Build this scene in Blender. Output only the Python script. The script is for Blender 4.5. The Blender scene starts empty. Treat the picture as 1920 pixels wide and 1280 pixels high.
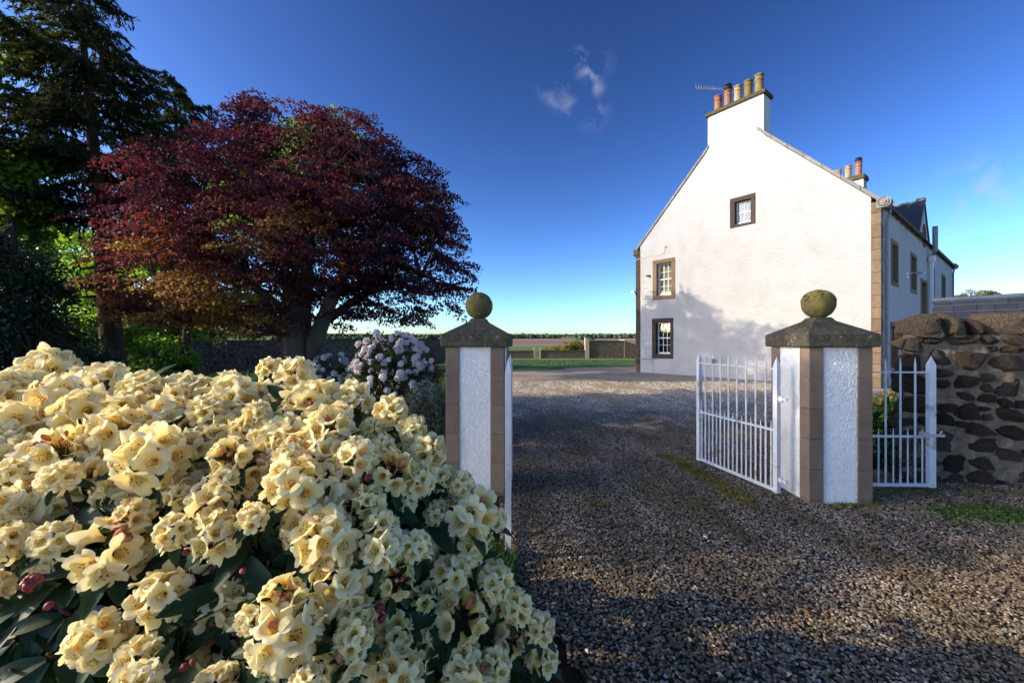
import bpy, bmesh, math, random
import numpy as np
from mathutils import Vector, Matrix, noise as mnoise
R = math.radians
random.seed(11)
rng = np.random.default_rng(7)
SC = bpy.context.scene
COL = SC.collection
PI = math.pi

# ------------------------------------------------------------------ camera, sky, sun, exposure
F, H = 765.0, 1.55                       # focal length in pixels of the 1920 px wide photograph, eye height in metres
cam_data = bpy.data.cameras.new('camera')
cam_data.sensor_width = 36.0
cam_data.lens = 36.0 * F / 1920.0
cam_data.clip_start = 0.05
cam_data.clip_end = 20000
cam = bpy.data.objects.new('camera', cam_data)
cam.location = (0, 0, H)
cam.rotation_euler = (R(90), 0, 0)
COL.objects.link(cam)
SC.camera = cam

SUN_EL, SUN_AZ = R(23.5), R(-97.0)       # azimuth clockwise from +Y
SUN = Vector((math.sin(SUN_AZ) * math.cos(SUN_EL), math.cos(SUN_AZ) * math.cos(SUN_EL), math.sin(SUN_EL)))
world = bpy.data.worlds.new('World')
SC.world = world
world.use_nodes = True
wn, wl = world.node_tree.nodes, world.node_tree.links
wn.clear()
w_out = wn.new('ShaderNodeOutputWorld')
w_bg = wn.new('ShaderNodeBackground')
w_bg.inputs['Strength'].default_value = 0.085
sky = wn.new('ShaderNodeTexSky')
sky.sky_type = 'NISHITA'
sky.sun_disc = False
sky.sun_elevation = SUN_EL
sky.sun_rotation = SUN_AZ
sky.altitude = 2000
sky.air_density = 1.0
sky.dust_density = 4.0
sky.ozone_density = 2.4
hs = wn.new('ShaderNodeHueSaturation')
hs.inputs['Saturation'].default_value = 1.0
gm = wn.new('ShaderNodeGamma')               # deep polarised blue
gm.inputs['Gamma'].default_value = 1.9
sv = wn.new('ShaderNodeVectorMath'); sv.operation = 'SCALE'; sv.inputs['Scale'].default_value = 0.565
wl.new(sky.outputs[0], sv.inputs[0]); wl.new(sv.outputs[0], gm.inputs['Color'])
wl.new(gm.outputs[0], hs.inputs['Color'])
# a few thin wisps of cloud
tc = wn.new('ShaderNodeTexCoord')
nz = wn.new('ShaderNodeTexNoise')
nz.inputs['Scale'].default_value = 24.0
nz.inputs['Detail'].default_value = 8.0
nz.inputs['Roughness'].default_value = 0.55
nz.inputs['Distortion'].default_value = 0.6
wl.new(tc.outputs['Generated'], nz.inputs['Vector'])
cloud_sum = None
for (px, py, rad, amt) in ((1084, 110, .030, .55), (1100, 126, .036, .75), (1112, 146, .032, .65), (1121, 166, .026, .45), (1046, 180, .040, .6), (1064, 194, .034, .5),
                           (1020, 176, .03, .25), (1112, 212, .05, .3), (1845, 368, .09, .7), (1800, 392, .08, .45), (790, 592, .06, .4), (980, 612, .06, .2), (1135, 120, .03, .25)):
    d = Vector(((px - 960) / F, 1.0, -(py - 640) / F)).normalized()
    dp = wn.new('ShaderNodeVectorMath'); dp.operation = 'DISTANCE'
    dp.inputs[1].default_value = d
    wl.new(tc.outputs['Generated'], dp.inputs[0])
    mr = wn.new('ShaderNodeMapRange'); mr.interpolation_type = 'SMOOTHSTEP'
    mr.inputs['From Min'].default_value = rad; mr.inputs['From Max'].default_value = 0.0
    mr.inputs['To Min'].default_value = 0.0; mr.inputs['To Max'].default_value = amt
    wl.new(dp.outputs['Value'], mr.inputs['Value'])
    if cloud_sum is None:
        cloud_sum = mr.outputs[0]
    else:
        ad = wn.new('ShaderNodeMath'); ad.operation = 'MAXIMUM'
        wl.new(cloud_sum, ad.inputs[0]); wl.new(mr.outputs[0], ad.inputs[1])
        cloud_sum = ad.outputs[0]
nr = wn.new('ShaderNodeMapRange')
nr.inputs['From Min'].default_value = 0.44; nr.inputs['From Max'].default_value = 0.86
wl.new(nz.outputs['Fac'], nr.inputs['Value'])
cm = wn.new('ShaderNodeMath'); cm.operation = 'MULTIPLY'; cm.use_clamp = True
wl.new(nr.outputs[0], cm.inputs[0]); wl.new(cloud_sum, cm.inputs[1])
mx = wn.new('ShaderNodeMix'); mx.data_type = 'RGBA'
mx.inputs[7].default_value = (3.0, 3.1, 3.8, 1)
wl.new(cm.outputs[0], mx.inputs[0]); wl.new(hs.outputs[0], mx.inputs[6])
wl.new(mx.outputs[2], w_bg.inputs['Color'])
wl.new(w_bg.outputs[0], w_out.inputs['Surface'])

sun_data = bpy.data.lights.new('sun', 'SUN')
sun_data.energy = 2.0
sun_data.angle = R(0.5)
sun_data.color = (1.0, 0.85, 0.62)
sun = bpy.data.objects.new('sun', sun_data)
sun.location = (-40, 20, 40)
sun.rotation_euler = (-SUN).to_track_quat('-Z', 'Y').to_euler()
COL.objects.link(sun)

SC.view_settings.view_transform = 'Standard'
SC.view_settings.look = 'None'
SC.view_settings.exposure = 1.36
SC.view_settings.gamma = 1.0
SC.render.engine = 'CYCLES'
SC.cycles.max_bounces = 8
SC.cycles.transparent_max_bounces = 8
SC.cycles.use_denoising = True

def W(px, py, d):
    """the point at depth d seen at photograph pixel (px, py)"""
    return Vector(((px - 960) / F * d, d, H - (py - 640) / F * d))
def GX(px, d): return (px - 960) / F * d
def ZZ(py, d): return H - (py - 640) / F * d

# ------------------------------------------------------------------ materials
def mat(name, cols, scale=6.0, rough=0.85, bump=0.0, bscale=40.0, detail=5.0, spec=0.25, coords='Object', bdist=0.01,
        island=0.0, objrand=0.0, trans=0.0, tcol=None, metal=0.0, voro=0.0, attr=None, coat=0.0, second=None, squash=None):
    """procedural surface: cols = list of (position, rgb) over a noise; optional per-piece variation, relief, translucency"""
    m = bpy.data.materials.new(name)
    m.use_nodes = True
    n, l = m.node_tree.nodes, m.node_tree.links
    n.clear()
    out = n.new('ShaderNodeOutputMaterial')
    p = n.new('ShaderNodeBsdfPrincipled')
    p.inputs['Roughness'].default_value = rough
    p.inputs['Specular IOR Level'].default_value = spec
    p.inputs['Metallic'].default_value = metal
    if coat: p.inputs['Coat Weight'].default_value = coat
    tcn = n.new('ShaderNodeTexCoord')
    if coords == 'World':
        g = n.new('ShaderNodeNewGeometry'); vec = g.outputs['Position']
    else:
        vec = tcn.outputs[coords]
    if squash:
        mp = n.new('ShaderNodeMapping'); mp.inputs['Scale'].default_value = squash
        l.new(vec, mp.inputs['Vector']); vec = mp.outputs[0]
    nz = n.new('ShaderNodeTexNoise')
    nz.inputs['Scale'].default_value = scale
    nz.inputs['Detail'].default_value = detail
    nz.inputs['Roughness'].default_value = 0.6
    l.new(vec, nz.inputs['Vector'])
    fac = nz.outputs['Fac']
    def addrand(sock, amt):
        nonlocal fac
        mr = n.new('ShaderNodeMapRange')
        mr.inputs['To Min'].default_value = -amt; mr.inputs['To Max'].default_value = amt
        l.new(sock, mr.inputs['Value'])
        a = n.new('ShaderNodeMath'); a.operation = 'ADD'
        l.new(fac, a.inputs[0]); l.new(mr.outputs[0], a.inputs[1])
        fac = a.outputs[0]
    if attr == 'rad':
        at = n.new('ShaderNodeAttribute'); at.attribute_name = attr; fac = at.outputs['Fac']
    if island:
        g2 = n.new('ShaderNodeNewGeometry'); addrand(g2.outputs['Random Per Island'], island)
    if objrand:
        oi = n.new('ShaderNodeObjectInfo'); addrand(oi.outputs['Random'], objrand)
    if attr and attr != 'rad':
        at = n.new('ShaderNodeAttribute'); at.attribute_name = attr
        addrand(at.outputs['Fac'], 0.5)
    cr = n.new('ShaderNodeValToRGB')
    els = cr.color_ramp.elements
    while len(els) < len(cols): els.new(0.5)
    for e, (pos, c) in zip(els, cols):
        e.position = pos; e.color = (*c, 1)
    l.new(fac, cr.inputs['Fac'])
    colour = cr.outputs['Color']
    if second:                                   # (scale, lo, hi, rgb, strength): blotches of another colour, lichen, stains
        n2 = n.new('ShaderNodeTexNoise'); n2.inputs['Scale'].default_value = second[0]; n2.inputs['Detail'].default_value = 6
        l.new(vec, n2.inputs['Vector'])
        m2 = n.new('ShaderNodeMapRange'); m2.inputs['From Min'].default_value = second[1]; m2.inputs['From Max'].default_value = second[2]
        m2.inputs['To Max'].default_value = second[4]
        l.new(n2.outputs['Fac'], m2.inputs['Value'])
        mm = n.new('ShaderNodeMix'); mm.data_type = 'RGBA'
        mm.inputs[7].default_value = (*second[3], 1)
        l.new(m2.outputs[0], mm.inputs[0]); l.new(colour, mm.inputs[6])
        colour = mm.outputs[2]
    l.new(colour, p.inputs['Base Color'])
    if bump:
        b = n.new('ShaderNodeBump')
        b.inputs['Strength'].default_value = bump
        b.inputs['Distance'].default_value = bdist
        if voro:
            v = n.new('ShaderNodeTexVoronoi'); v.inputs['Scale'].default_value = bscale
            l.new(vec, v.inputs['Vector'])
            n3 = n.new('ShaderNodeTexNoise'); n3.inputs['Scale'].default_value = bscale * 0.23; n3.inputs['Detail'].default_value = 4
            l.new(vec, n3.inputs['Vector'])
            a = n.new('ShaderNodeMath'); a.operation = 'MULTIPLY_ADD'
            a.inputs[1].default_value = -voro
            l.new(v.outputs['Distance'], a.inputs[0]); l.new(n3.outputs['Fac'], a.inputs[2])
            l.new(a.outputs[0], b.inputs['Height'])
        else:
            n3 = n.new('ShaderNodeTexNoise'); n3.inputs['Scale'].default_value = bscale; n3.inputs['Detail'].default_value = 8
            n3.inputs['Roughness'].default_value = 0.65
            l.new(vec, n3.inputs['Vector'])
            l.new(n3.outputs['Fac'], b.inputs['Height'])
        l.new(b.outputs[0], p.inputs['Normal'])
    if trans:
        t = n.new('ShaderNodeBsdfTranslucent')
        if tcol:
            cr2 = n.new('ShaderNodeValToRGB')
            e2 = cr2.color_ramp.elements
            while len(e2) < len(tcol): e2.new(0.5)
            for e, (pos, c) in zip(e2, tcol):
                e.position = pos; e.color = (*c, 1)
            l.new(fac, cr2.inputs['Fac'])
            l.new(cr2.outputs['Color'], t.inputs['Color'])
        else:
            l.new(colour, t.inputs['Color'])
        ms = n.new('ShaderNodeMixShader'); ms.inputs[0].default_value = trans
        l.new(p.outputs[0], ms.inputs[1]); l.new(t.outputs[0], ms.inputs[2])
        l.new(ms.outputs[0], out.inputs['Surface'])
    else:
        l.new(p.outputs[0], out.inputs['Surface'])
    return m

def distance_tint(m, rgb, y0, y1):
    """the surface is darker on the gate side of the yard than beyond it (world y0 -> y1)"""
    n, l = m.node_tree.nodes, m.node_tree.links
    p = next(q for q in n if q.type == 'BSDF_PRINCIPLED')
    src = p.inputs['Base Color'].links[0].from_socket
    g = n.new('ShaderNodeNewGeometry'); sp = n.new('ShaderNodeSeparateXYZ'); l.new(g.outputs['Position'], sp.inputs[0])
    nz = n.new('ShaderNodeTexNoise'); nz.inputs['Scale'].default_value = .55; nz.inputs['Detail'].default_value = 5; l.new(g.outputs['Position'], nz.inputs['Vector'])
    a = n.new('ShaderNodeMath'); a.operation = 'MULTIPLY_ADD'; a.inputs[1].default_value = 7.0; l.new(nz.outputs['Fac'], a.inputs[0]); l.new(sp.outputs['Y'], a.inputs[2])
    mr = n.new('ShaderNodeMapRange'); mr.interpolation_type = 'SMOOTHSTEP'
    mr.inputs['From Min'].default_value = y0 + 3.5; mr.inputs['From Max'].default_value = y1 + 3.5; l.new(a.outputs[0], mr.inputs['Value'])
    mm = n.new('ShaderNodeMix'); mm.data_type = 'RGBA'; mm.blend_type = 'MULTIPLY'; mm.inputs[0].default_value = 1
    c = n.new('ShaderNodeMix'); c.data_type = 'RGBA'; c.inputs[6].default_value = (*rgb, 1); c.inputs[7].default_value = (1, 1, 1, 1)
    m5 = n.new('ShaderNodeMapRange'); m5.inputs['From Min'].default_value = .6; m5.inputs['From Max'].default_value = -1.2  # untinted again behind the camera: unseen pale ground added for warm bounce light
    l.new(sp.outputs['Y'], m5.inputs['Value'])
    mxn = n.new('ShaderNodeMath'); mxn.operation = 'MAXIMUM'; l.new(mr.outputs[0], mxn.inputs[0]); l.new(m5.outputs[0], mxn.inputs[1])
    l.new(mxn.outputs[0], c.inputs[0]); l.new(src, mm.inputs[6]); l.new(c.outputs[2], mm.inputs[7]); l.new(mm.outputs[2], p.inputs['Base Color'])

def glass_mat(name):
    m = bpy.data.materials.new(name); m.use_nodes = True
    n, l = m.node_tree.nodes, m.node_tree.links
    n.clear()
    out = n.new('ShaderNodeOutputMaterial')
    g = n.new('ShaderNodeBsdfGlossy'); g.inputs['Roughness'].default_value = 0.02; g.inputs['Color'].default_value = (.95, .97, 1, 1)
    t = n.new('ShaderNodeBsdfTransparent'); t.inputs['Color'].default_value = (.82, .86, .84, 1)
    fr = n.new('ShaderNodeFresnel'); fr.inputs['IOR'].default_value = 1.52
    mr = n.new('ShaderNodeMapRange'); mr.inputs['To Min'].default_value = 0.03; mr.inputs['To Max'].default_value = 1.0
    l.new(fr.outputs[0], mr.inputs['Value'])
    nz = n.new('ShaderNodeTexNoise'); nz.inputs['Scale'].default_value = 1.2; nz.inputs['Detail'].default_value = 0
    b = n.new('ShaderNodeBump'); b.inputs['Strength'].default_value = 0.05; b.inputs['Distance'].default_value = 0.03
    l.new(nz.outputs['Fac'], b.inputs['Height']); l.new(b.outputs[0], g.inputs['Normal'])
    ms = n.new('ShaderNodeMixShader')
    l.new(mr.outputs[0], ms.inputs[0]); l.new(t.outputs[0], ms.inputs[1]); l.new(g.outputs[0], ms.inputs[2])
    l.new(ms.outputs[0], out.inputs['Surface'])
    return m

M = {}
M['harl'] = mat('white_harling', [(0.2, (.425, .413, .395)), (0.6, (.49, .482, .468))], scale=1.3, rough=.95, bump=.6, bscale=26, bdist=.045, voro=.5, spec=.1,
                second=(.75, .60, .78, (.30, .275, .24), .3))
M['harl_grey'] = mat('weathered_harling', [(0.2, (.50, .48, .45)), (0.7, (.70, .68, .65))], scale=9, rough=.95, bump=.7, bscale=38, bdist=.03, voro=.5, spec=.1)
M['dash'] = mat('white_pebble_dash', [(0.25, (.72, .70, .66)), (0.7, (.86, .84, .80))], scale=22, rough=.95, bump=.12, bscale=110, bdist=.004, spec=.05)
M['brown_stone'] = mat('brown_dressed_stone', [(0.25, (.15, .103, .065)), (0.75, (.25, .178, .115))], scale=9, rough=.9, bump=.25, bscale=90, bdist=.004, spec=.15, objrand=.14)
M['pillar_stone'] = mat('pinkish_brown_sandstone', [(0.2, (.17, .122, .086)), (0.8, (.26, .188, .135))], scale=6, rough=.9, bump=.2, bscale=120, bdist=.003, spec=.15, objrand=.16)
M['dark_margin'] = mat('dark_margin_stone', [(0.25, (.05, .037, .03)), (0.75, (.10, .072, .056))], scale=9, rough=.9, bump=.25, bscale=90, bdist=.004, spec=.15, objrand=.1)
M['cap_stone'] = mat('lichened_cap_stone', [(0.25, (.045, .04, .028)), (0.6, (.11, .095, .065)), (0.85, (.17, .15, .11))], scale=14, rough=.95, bump=.5, bscale=60, bdist=.012, spec=.1,
                     second=(26, .62, .7, (.36, .35, .29), .7))
M['ball_stone'] = mat('mossy_ball_stone', [(0.2, (.10, .085, .03)), (0.6, (.17, .145, .055)), (0.9, (.22, .19, .09))], scale=9, rough=.95, bump=.5, bscale=45, bdist=.008, spec=.1,
                      second=(11, .6, .7, (.05, .045, .02), .6))
M['moss'] = mat('dry_moss', [(0.2, (.10, .085, .018)), (0.8, (.30, .23, .055))], scale=18, rough=1, bump=.8, bscale=60, bdist=.01, spec=.05, coords='World')
M['white_paint'] = mat('white_gate_paint', [(0.3, (.68, .68, .67)), (0.7, (.80, .80, .79))], scale=12, rough=.42, bump=.1, bscale=60, bdist=.002, spec=.45, coords='World',
                       second=(6, .60, .68, (.34, .22, .11), .65))
M['rust'] = mat('rusty_iron', [(0.3, (.10, .05, .025)), (0.7, (.22, .12, .06))], scale=30, rough=.8, spec=.3)
M['old_wood'] = mat('weathered_white_wood', [(0.3, (.40, .36, .31)), (0.7, (.62, .59, .54))], scale=25, rough=.8)
M['sash'] = mat('white_sash_paint', [(0.3, (.74, .74, .72)), (0.7, (.82, .82, .80))], scale=8, rough=.45, spec=.4)
M['glass'] = glass_mat('window_glass')
M['blind'] = mat('cream_blind', [(0.3, (.36, .33, .25)), (0.7, (.5, .46, .36))], scale=4, rough=.9)
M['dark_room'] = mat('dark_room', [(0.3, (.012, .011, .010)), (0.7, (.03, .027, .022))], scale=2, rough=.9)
M['slate'] = mat('blue_grey_slate', [(0.2, (.016, .02, .03)), (0.8, (.036, .042, .058))], scale=5, rough=.55, spec=.45, island=.2, objrand=.2)
M['lead'] = mat('lead_flashing', [(0.2, (.04, .055, .085)), (0.8, (.08, .10, .14))], scale=5, rough=.5, spec=.5)
M['skew'] = mat('grey_skew_stone', [(0.2, (.17, .16, .15)), (0.8, (.30, .285, .265))], scale=10, rough=.9, bump=.3, bscale=60, spec=.15, objrand=.15)
M['chim_cap'] = mat('mossy_chimney_cope', [(0.2, (.045, .04, .022)), (0.8, (.13, .115, .07))], scale=10, rough=.95, bump=.5, bscale=40, spec=.1)
M['pot_red'] = mat('terracotta_pot', [(0.2, (.24, .11, .06)), (0.8, (.38, .20, .12))], scale=9, rough=.85, bump=.3, bscale=40, spec=.2, objrand=.12)
M['pot_mossy'] = mat('lichened_pot', [(0.2, (.15, .11, .04)), (0.8, (.27, .20, .09))], scale=9, rough=.9, bump=.3, bscale=40, spec=.15, objrand=.12)
M['pot_buff'] = mat('buff_pot', [(0.2, (.28, .19, .10)), (0.8, (.42, .31, .19))], scale=9, rough=.85, bump=.3, bscale=40, spec=.15)
M['iron'] = mat('black_iron', [(0.3, (.015, .015, .016)), (0.7, (.035, .034, .034))], scale=12, rough=.5, spec=.4)
M['grey_pipe'] = mat('grey_painted_pipe', [(0.3, (.22, .22, .22)), (0.7, (.32, .31, .30))], scale=7, rough=.5, spec=.35)
M['white_pipe'] = mat('white_painted_pipe', [(0.3, (.62, .62, .61)), (0.7, (.74, .74, .72))], scale=7, rough=.45, spec=.4)
M['alu'] = mat('aluminium', [(0.3, (.45, .45, .46)), (0.7, (.6, .6, .6))], scale=9, rough=.35, metal=.8)
M['rubble'] = mat('dark_rubble_stone', [(0.1, (.04, .03, .022)), (0.4, (.105, .078, .056)), (0.7, (.19, .145, .105)), (0.95, (.29, .235, .175))], scale=7, rough=.95, bump=1.0, bscale=9, bdist=.16, detail=9, spec=.12, objrand=.22,
                  second=(34, .63, .69, (.34, .33, .30), .5))
M['cope_rubble'] = mat('buff_cope_stone', [(0.1, (.10, .075, .05)), (0.5, (.20, .155, .105)), (0.9, (.30, .245, .17))], scale=7, rough=.95, bump=1.0, bscale=9, bdist=.14, detail=9, spec=.12,
                       second=(20, .63, .7, (.06, .05, .03), .7))
M['mortar'] = mat('crumbling_lime_mortar', [(0.2, (.13, .09, .06)), (0.5, (.27, .195, .13)), (0.85, (.46, .36, .25))], scale=11, rough=1, bump=.9, bscale=28, bdist=.03, spec=.05, coords='World',
                  second=(5, .55, .68, (.10, .08, .055), .65))
M['far_wall'] = mat('far_rubble_wall', [(0.2, (.05, .042, .034)), (0.5, (.12, .10, .08)), (0.8, (.22, .185, .145))], scale=5.5, rough=.95, bump=1, bscale=9, bdist=.06, spec=.1, coords='World')
M['bark'] = mat('ridged_brown_bark', [(0.25, (.03, .022, .015)), (0.75, (.085, .062, .042))], scale=14, rough=.95, bump=1.0, bscale=18, bdist=.04, spec=.1, squash=(1, 1, .22))
M['beech_bark'] = mat('grey_beech_bark', [(0.25, (.055, .045, .034)), (0.75, (.14, .115, .085))], scale=7, rough=.9, bump=.6, bscale=20, bdist=.02, spec=.15, squash=(1, 1, .5),
                      second=(5, .55, .66, (.09, .085, .03), .6))
M['twig'] = mat('brown_twig', [(0.3, (.045, .026, .017)), (0.7, (.11, .065, .04))], scale=20, rough=.8, spec=.2)
M['beech_leaf'] = mat('copper_beech_leaf', [(0.0, (.058, .025, .042)), (0.45, (.080, .031, .048)), (0.7, (.14, .058, .04)), (1.0, (.21, .145, .04))], scale=.6, rough=.62, spec=.25, island=.16, attr='tone',
                      trans=.42, tcol=[(0.0, (.11, .02, .036)), (0.45, (.24, .038, .045)), (0.7, (.52, .20, .055)), (1.0, (.76, .58, .12))], coords='World')
M['spruce_leaf'] = mat('spruce_needles', [(0.1, (.008, .014, .008)), (0.6, (.022, .034, .014)), (0.95, (.05, .062, .022))], scale=.8, rough=.7, spec=.2, island=.2, coords='World',
                       trans=.22, tcol=[(0.1, (.03, .05, .012)), (0.9, (.16, .19, .04))])
M['lime_leaf'] = mat('fresh_green_leaf', [(0.1, (.05, .10, .014)), (0.6, (.10, .19, .025)), (0.95, (.16, .26, .04))], scale=.7, rough=.45, spec=.35, island=.2, coords='World',
                     trans=.5, tcol=[(0.1, (.18, .38, .02)), (0.6, (.42, .66, .05)), (0.95, (.66, .82, .10))])
M['mid_leaf'] = mat('mid_green_leaf', [(0.1, (.014, .036, .010)), (0.6, (.032, .07, .016)), (0.95, (.06, .11, .022))], scale=.8, rough=.45, spec=.35, island=.2, coords='World',
                    trans=.42, tcol=[(0.1, (.10, .24, .018)), (0.9, (.38, .54, .05))])
M['holly_leaf'] = mat('dark_holly_leaf', [(0.1, (.012, .028, .015)), (0.6, (.026, .055, .03)), (0.95, (.05, .09, .05))], scale=1, rough=.4, spec=.4, island=.2, coords='World',
                      trans=.15, tcol=[(0.1, (.04, .11, .018)), (0.9, (.16, .28, .045))])
M['yellow_leaf'] = mat('spring_yellow_leaf', [(0.1, (.13, .13, .03)), (0.6, (.25, .23, .06)), (0.95, (.36, .32, .10))], scale=1, rough=.55, island=.2, coords='World',
                       trans=.4, tcol=[(0.1, (.25, .25, .03)), (0.9, (.5, .45, .07))])
M['silver_leaf'] = mat('silver_green_leaf', [(0.1, (.06, .08, .055)), (0.6, (.13, .16, .115)), (0.95, (.24, .27, .2))], scale=2, rough=.6, island=.25, coords='World', trans=.2)
M['red_leaf'] = mat('coppery_young_leaf', [(0.1, (.10, .03, .02)), (0.9, (.28, .12, .06))], scale=2, rough=.6, island=.25, coords='World', trans=.3)
M['herb_leaf'] = mat('border_herb_leaf', [(0.1, (.025, .065, .014)), (0.6, (.055, .125, .025)), (0.95, (.11, .19, .04))], scale=2, rough=.5, island=.25, coords='World', trans=.35)
M['moss_leaf'] = mat('ochre_moss_leaf', [(0.1, (.11, .10, .02)), (0.6, (.28, .235, .05)), (0.95, (.42, .36, .10))], scale=6, rough=.9, island=.3, coords='World', spec=.1, trans=.2)
M['weed_leaf'] = mat('low_weed_leaf', [(0.1, (.06, .11, .025)), (0.6, (.13, .21, .05)), (0.95, (.24, .30, .09))], scale=6, rough=.6, island=.3, coords='World', spec=.2, trans=.35)
M['lawn'] = mat('mown_lawn', [(0.2, (.11, .18, .08)), (0.6, (.17, .26, .115)), (0.9, (.22, .30, .13))], scale=1.1, rough=.95, bump=.5, bscale=60, bdist=.02, spec=.1, coords='World')
M['soil'] = mat('bed_soil', [(0.2, (.018, .013, .009)), (0.8, (.05, .038, .026))], scale=9, rough=1, bump=.8, bscale=25, bdist=.03, spec=.05, coords='World')
M['gravel_base'] = mat('packed_gravel', [(0.15, (.18, .14, .10)), (0.5, (.46, .375, .27)), (0.85, (.72, .60, .45))], scale=26, rough=.95, bump=1.0, bscale=32, bdist=.03, voro=1.2, spec=.12, coords='World', detail=3,
                       second=(.5, .5, .75, (.07, .06, .035), .45))
M['pebble'] = mat('river_pebbles', [(0.0, (.055, .047, .04)), (0.15, (.32, .265, .20)), (0.24, (.10, .09, .08)), (0.36, (.54, .42, .28)), (0.46, (.22, .195, .175)), (0.56, (.72, .56, .38)), (0.64, (.30, .255, .215)), (0.74, (.66, .58, .47)), (0.80, (.34, .27, .20)), (0.86, (.88, .78, .62)), (0.93, (.96, .94, .90)), (1.0, (.97, .96, .94))], scale=3, rough=.55, spec=.35,
                  objrand=.44, coords='World', squash=(1.0, .3, 1), second=(1.3, .50, .66, (.28, .22, .07), .6))
M['pale_stone'] = mat('pale_gatepost_stone', [(0.2, (.34, .29, .2)), (0.8, (.5, .44, .32))], scale=5, rough=.9)
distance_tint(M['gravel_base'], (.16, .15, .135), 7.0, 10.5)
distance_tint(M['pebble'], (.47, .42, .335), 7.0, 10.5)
M['rhodo_leaf'] = mat('glossy_rhododendron_leaf', [(0.1, (.012, .030, .010)), (0.6, (.026, .058, .016)), (0.95, (.06, .10, .022))], scale=5, rough=.5, spec=.25, objrand=.15, island=.1,
                      trans=.12, tcol=[(0.1, (.06, .12, .01)), (0.9, (.2, .28, .03))])
M['bud_red'] = mat('red_flower_bud', [(0.2, (.14, .012, .02)), (0.8, (.36, .05, .055))], scale=18, rough=.45, spec=.4, bump=.2, bscale=60)
M['bud_orange'] = mat('salmon_flower_bud', [(0.2, (.55, .12, .06)), (0.8, (.80, .36, .20))], scale=12, rough=.5, spec=.3, trans=.3, island=.25)
M['anther'] = mat('brown_anther', [(0.3, (.05, .02, .008)), (0.7, (.14, .06, .02))], scale=30, rough=.7)
M['petal'] = mat('cream_yellow_petal', [(0.0, (.36, .16, .04)), (0.12, (.70, .45, .09)), (0.30, (.96, .77, .26)), (0.62, (.98, .84, .38)), (1.0, (.98, .90, .57))], rough=.6, spec=.2, attr='rad', objrand=.12, trans=.34,
                  second=(7, .55, .75, (.97, .62, .34), .65), bump=.15, bscale=40, bdist=.004)
M['lilac_petal'] = mat('pale_lilac_petal', [(0.1, (.86, .72, .74)), (0.6, (.94, .85, .83)), (0.95, (.96, .92, .88))], scale=9, rough=.6, spec=.2, island=.25, trans=.35)
M['white_petal'] = mat('white_blossom', [(0.2, (.62, .64, .66)), (0.8, (.8, .8, .78))], scale=9, rough=.6, island=.2, trans=.3)

# ------------------------------------------------------------------ helpers
class MB:
    """collects shapes; build() links them as ONE mesh object"""
    def __init__(s): s.v, s.f, s.mi = [], [], []
    def add(s, v, f, mi=0):
        o = len(s.v); s.v += [tuple(p) for p in v]; s.f += [tuple(i + o for i in q) for q in f]; s.mi += [mi] * len(f); return s
    def box(s, x0, x1, y0, y1, z0, z1, mi=0, M4=None):
        v = [Vector((x, y, z)) for z in (z0, z1) for y in (y0, y1) for x in (x0, x1)]
        if M4: v = [M4 @ p for p in v]
        return s.add(v, [(0, 2, 3, 1), (4, 5, 7, 6), (0, 1, 5, 4), (2, 6, 7, 3), (0, 4, 6, 2), (1, 3, 7, 5)], mi)
    def tube(s, path, rad, n=8, mi=0, cap=True):
        path = [Vector(p) for p in path]
        if not hasattr(rad, '__len__'): rad = [rad] * len(path)
        v, f = [], []
        for i, p in enumerate(path):
            d = (path[min(i + 1, len(path) - 1)] - path[max(i - 1, 0)])
            d = d.normalized() if d.length > 1e-9 else Vector((0, 0, 1))
            a = d.cross(Vector((0, 0, 1)) if abs(d.z) < .95 else Vector((0, 1, 0))).normalized(); b = d.cross(a)
            for k in range(n):
                t = 2 * PI * k / n
                v.append(p + (a * math.cos(t) + b * math.sin(t)) * rad[i])
        for i in range(len(path) - 1):
            for k in range(n):
                k2 = (k + 1) % n
                f.append((i * n + k, i * n + k2, (i + 1) * n + k2, (i + 1) * n + k))
        if cap:
            f.append(tuple(range(n))[::-1]); f.append(tuple((len(path) - 1) * n + k for k in range(n)))
        return s.add(v, f, mi)
    def lathe(s, prof, n=24, c=(0, 0, 0), mi=0):
        v, f = [], []
        for r, z in prof:
            for k in range(n):
                t = 2 * PI * k / n
                v.append((c[0] + r * math.cos(t), c[1] + r * math.sin(t), c[2] + z))
        for i in range(len(prof) - 1):
            for k in range(n):
                k2 = (k + 1) % n
                f.append((i * n + k, i * n + k2, (i + 1) * n + k2, (i + 1) * n + k))
        f.append(tuple(range(n))[::-1]); f.append(tuple((len(prof) - 1) * n + k for k in range(n)))
        return s.add(v, f, mi)
    def build(s, name, m, parent=None, bevel=0.0, smooth=False, loc=None, rot=None):
        me = bpy.data.meshes.new(name)
        me.from_pydata(s.v, [], s.f); me.update()
        for q in (m if isinstance(m, (list, tuple)) else [m]): me.materials.append(q)
        if any(s.mi):
            me.polygons.foreach_set('material_index', s.mi)
        if bevel:
            b = bmesh.new(); b.from_mesh(me)
            bmesh.ops.bevel(b, geom=b.edges[:], offset=bevel, segments=1, affect='EDGES', clamp_overlap=True)
            b.to_mesh(me); b.free()
        if smooth:
            me.polygons.foreach_set('use_smooth', [True] * len(me.polygons))
        return link(name, me, parent, loc, rot)

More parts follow.
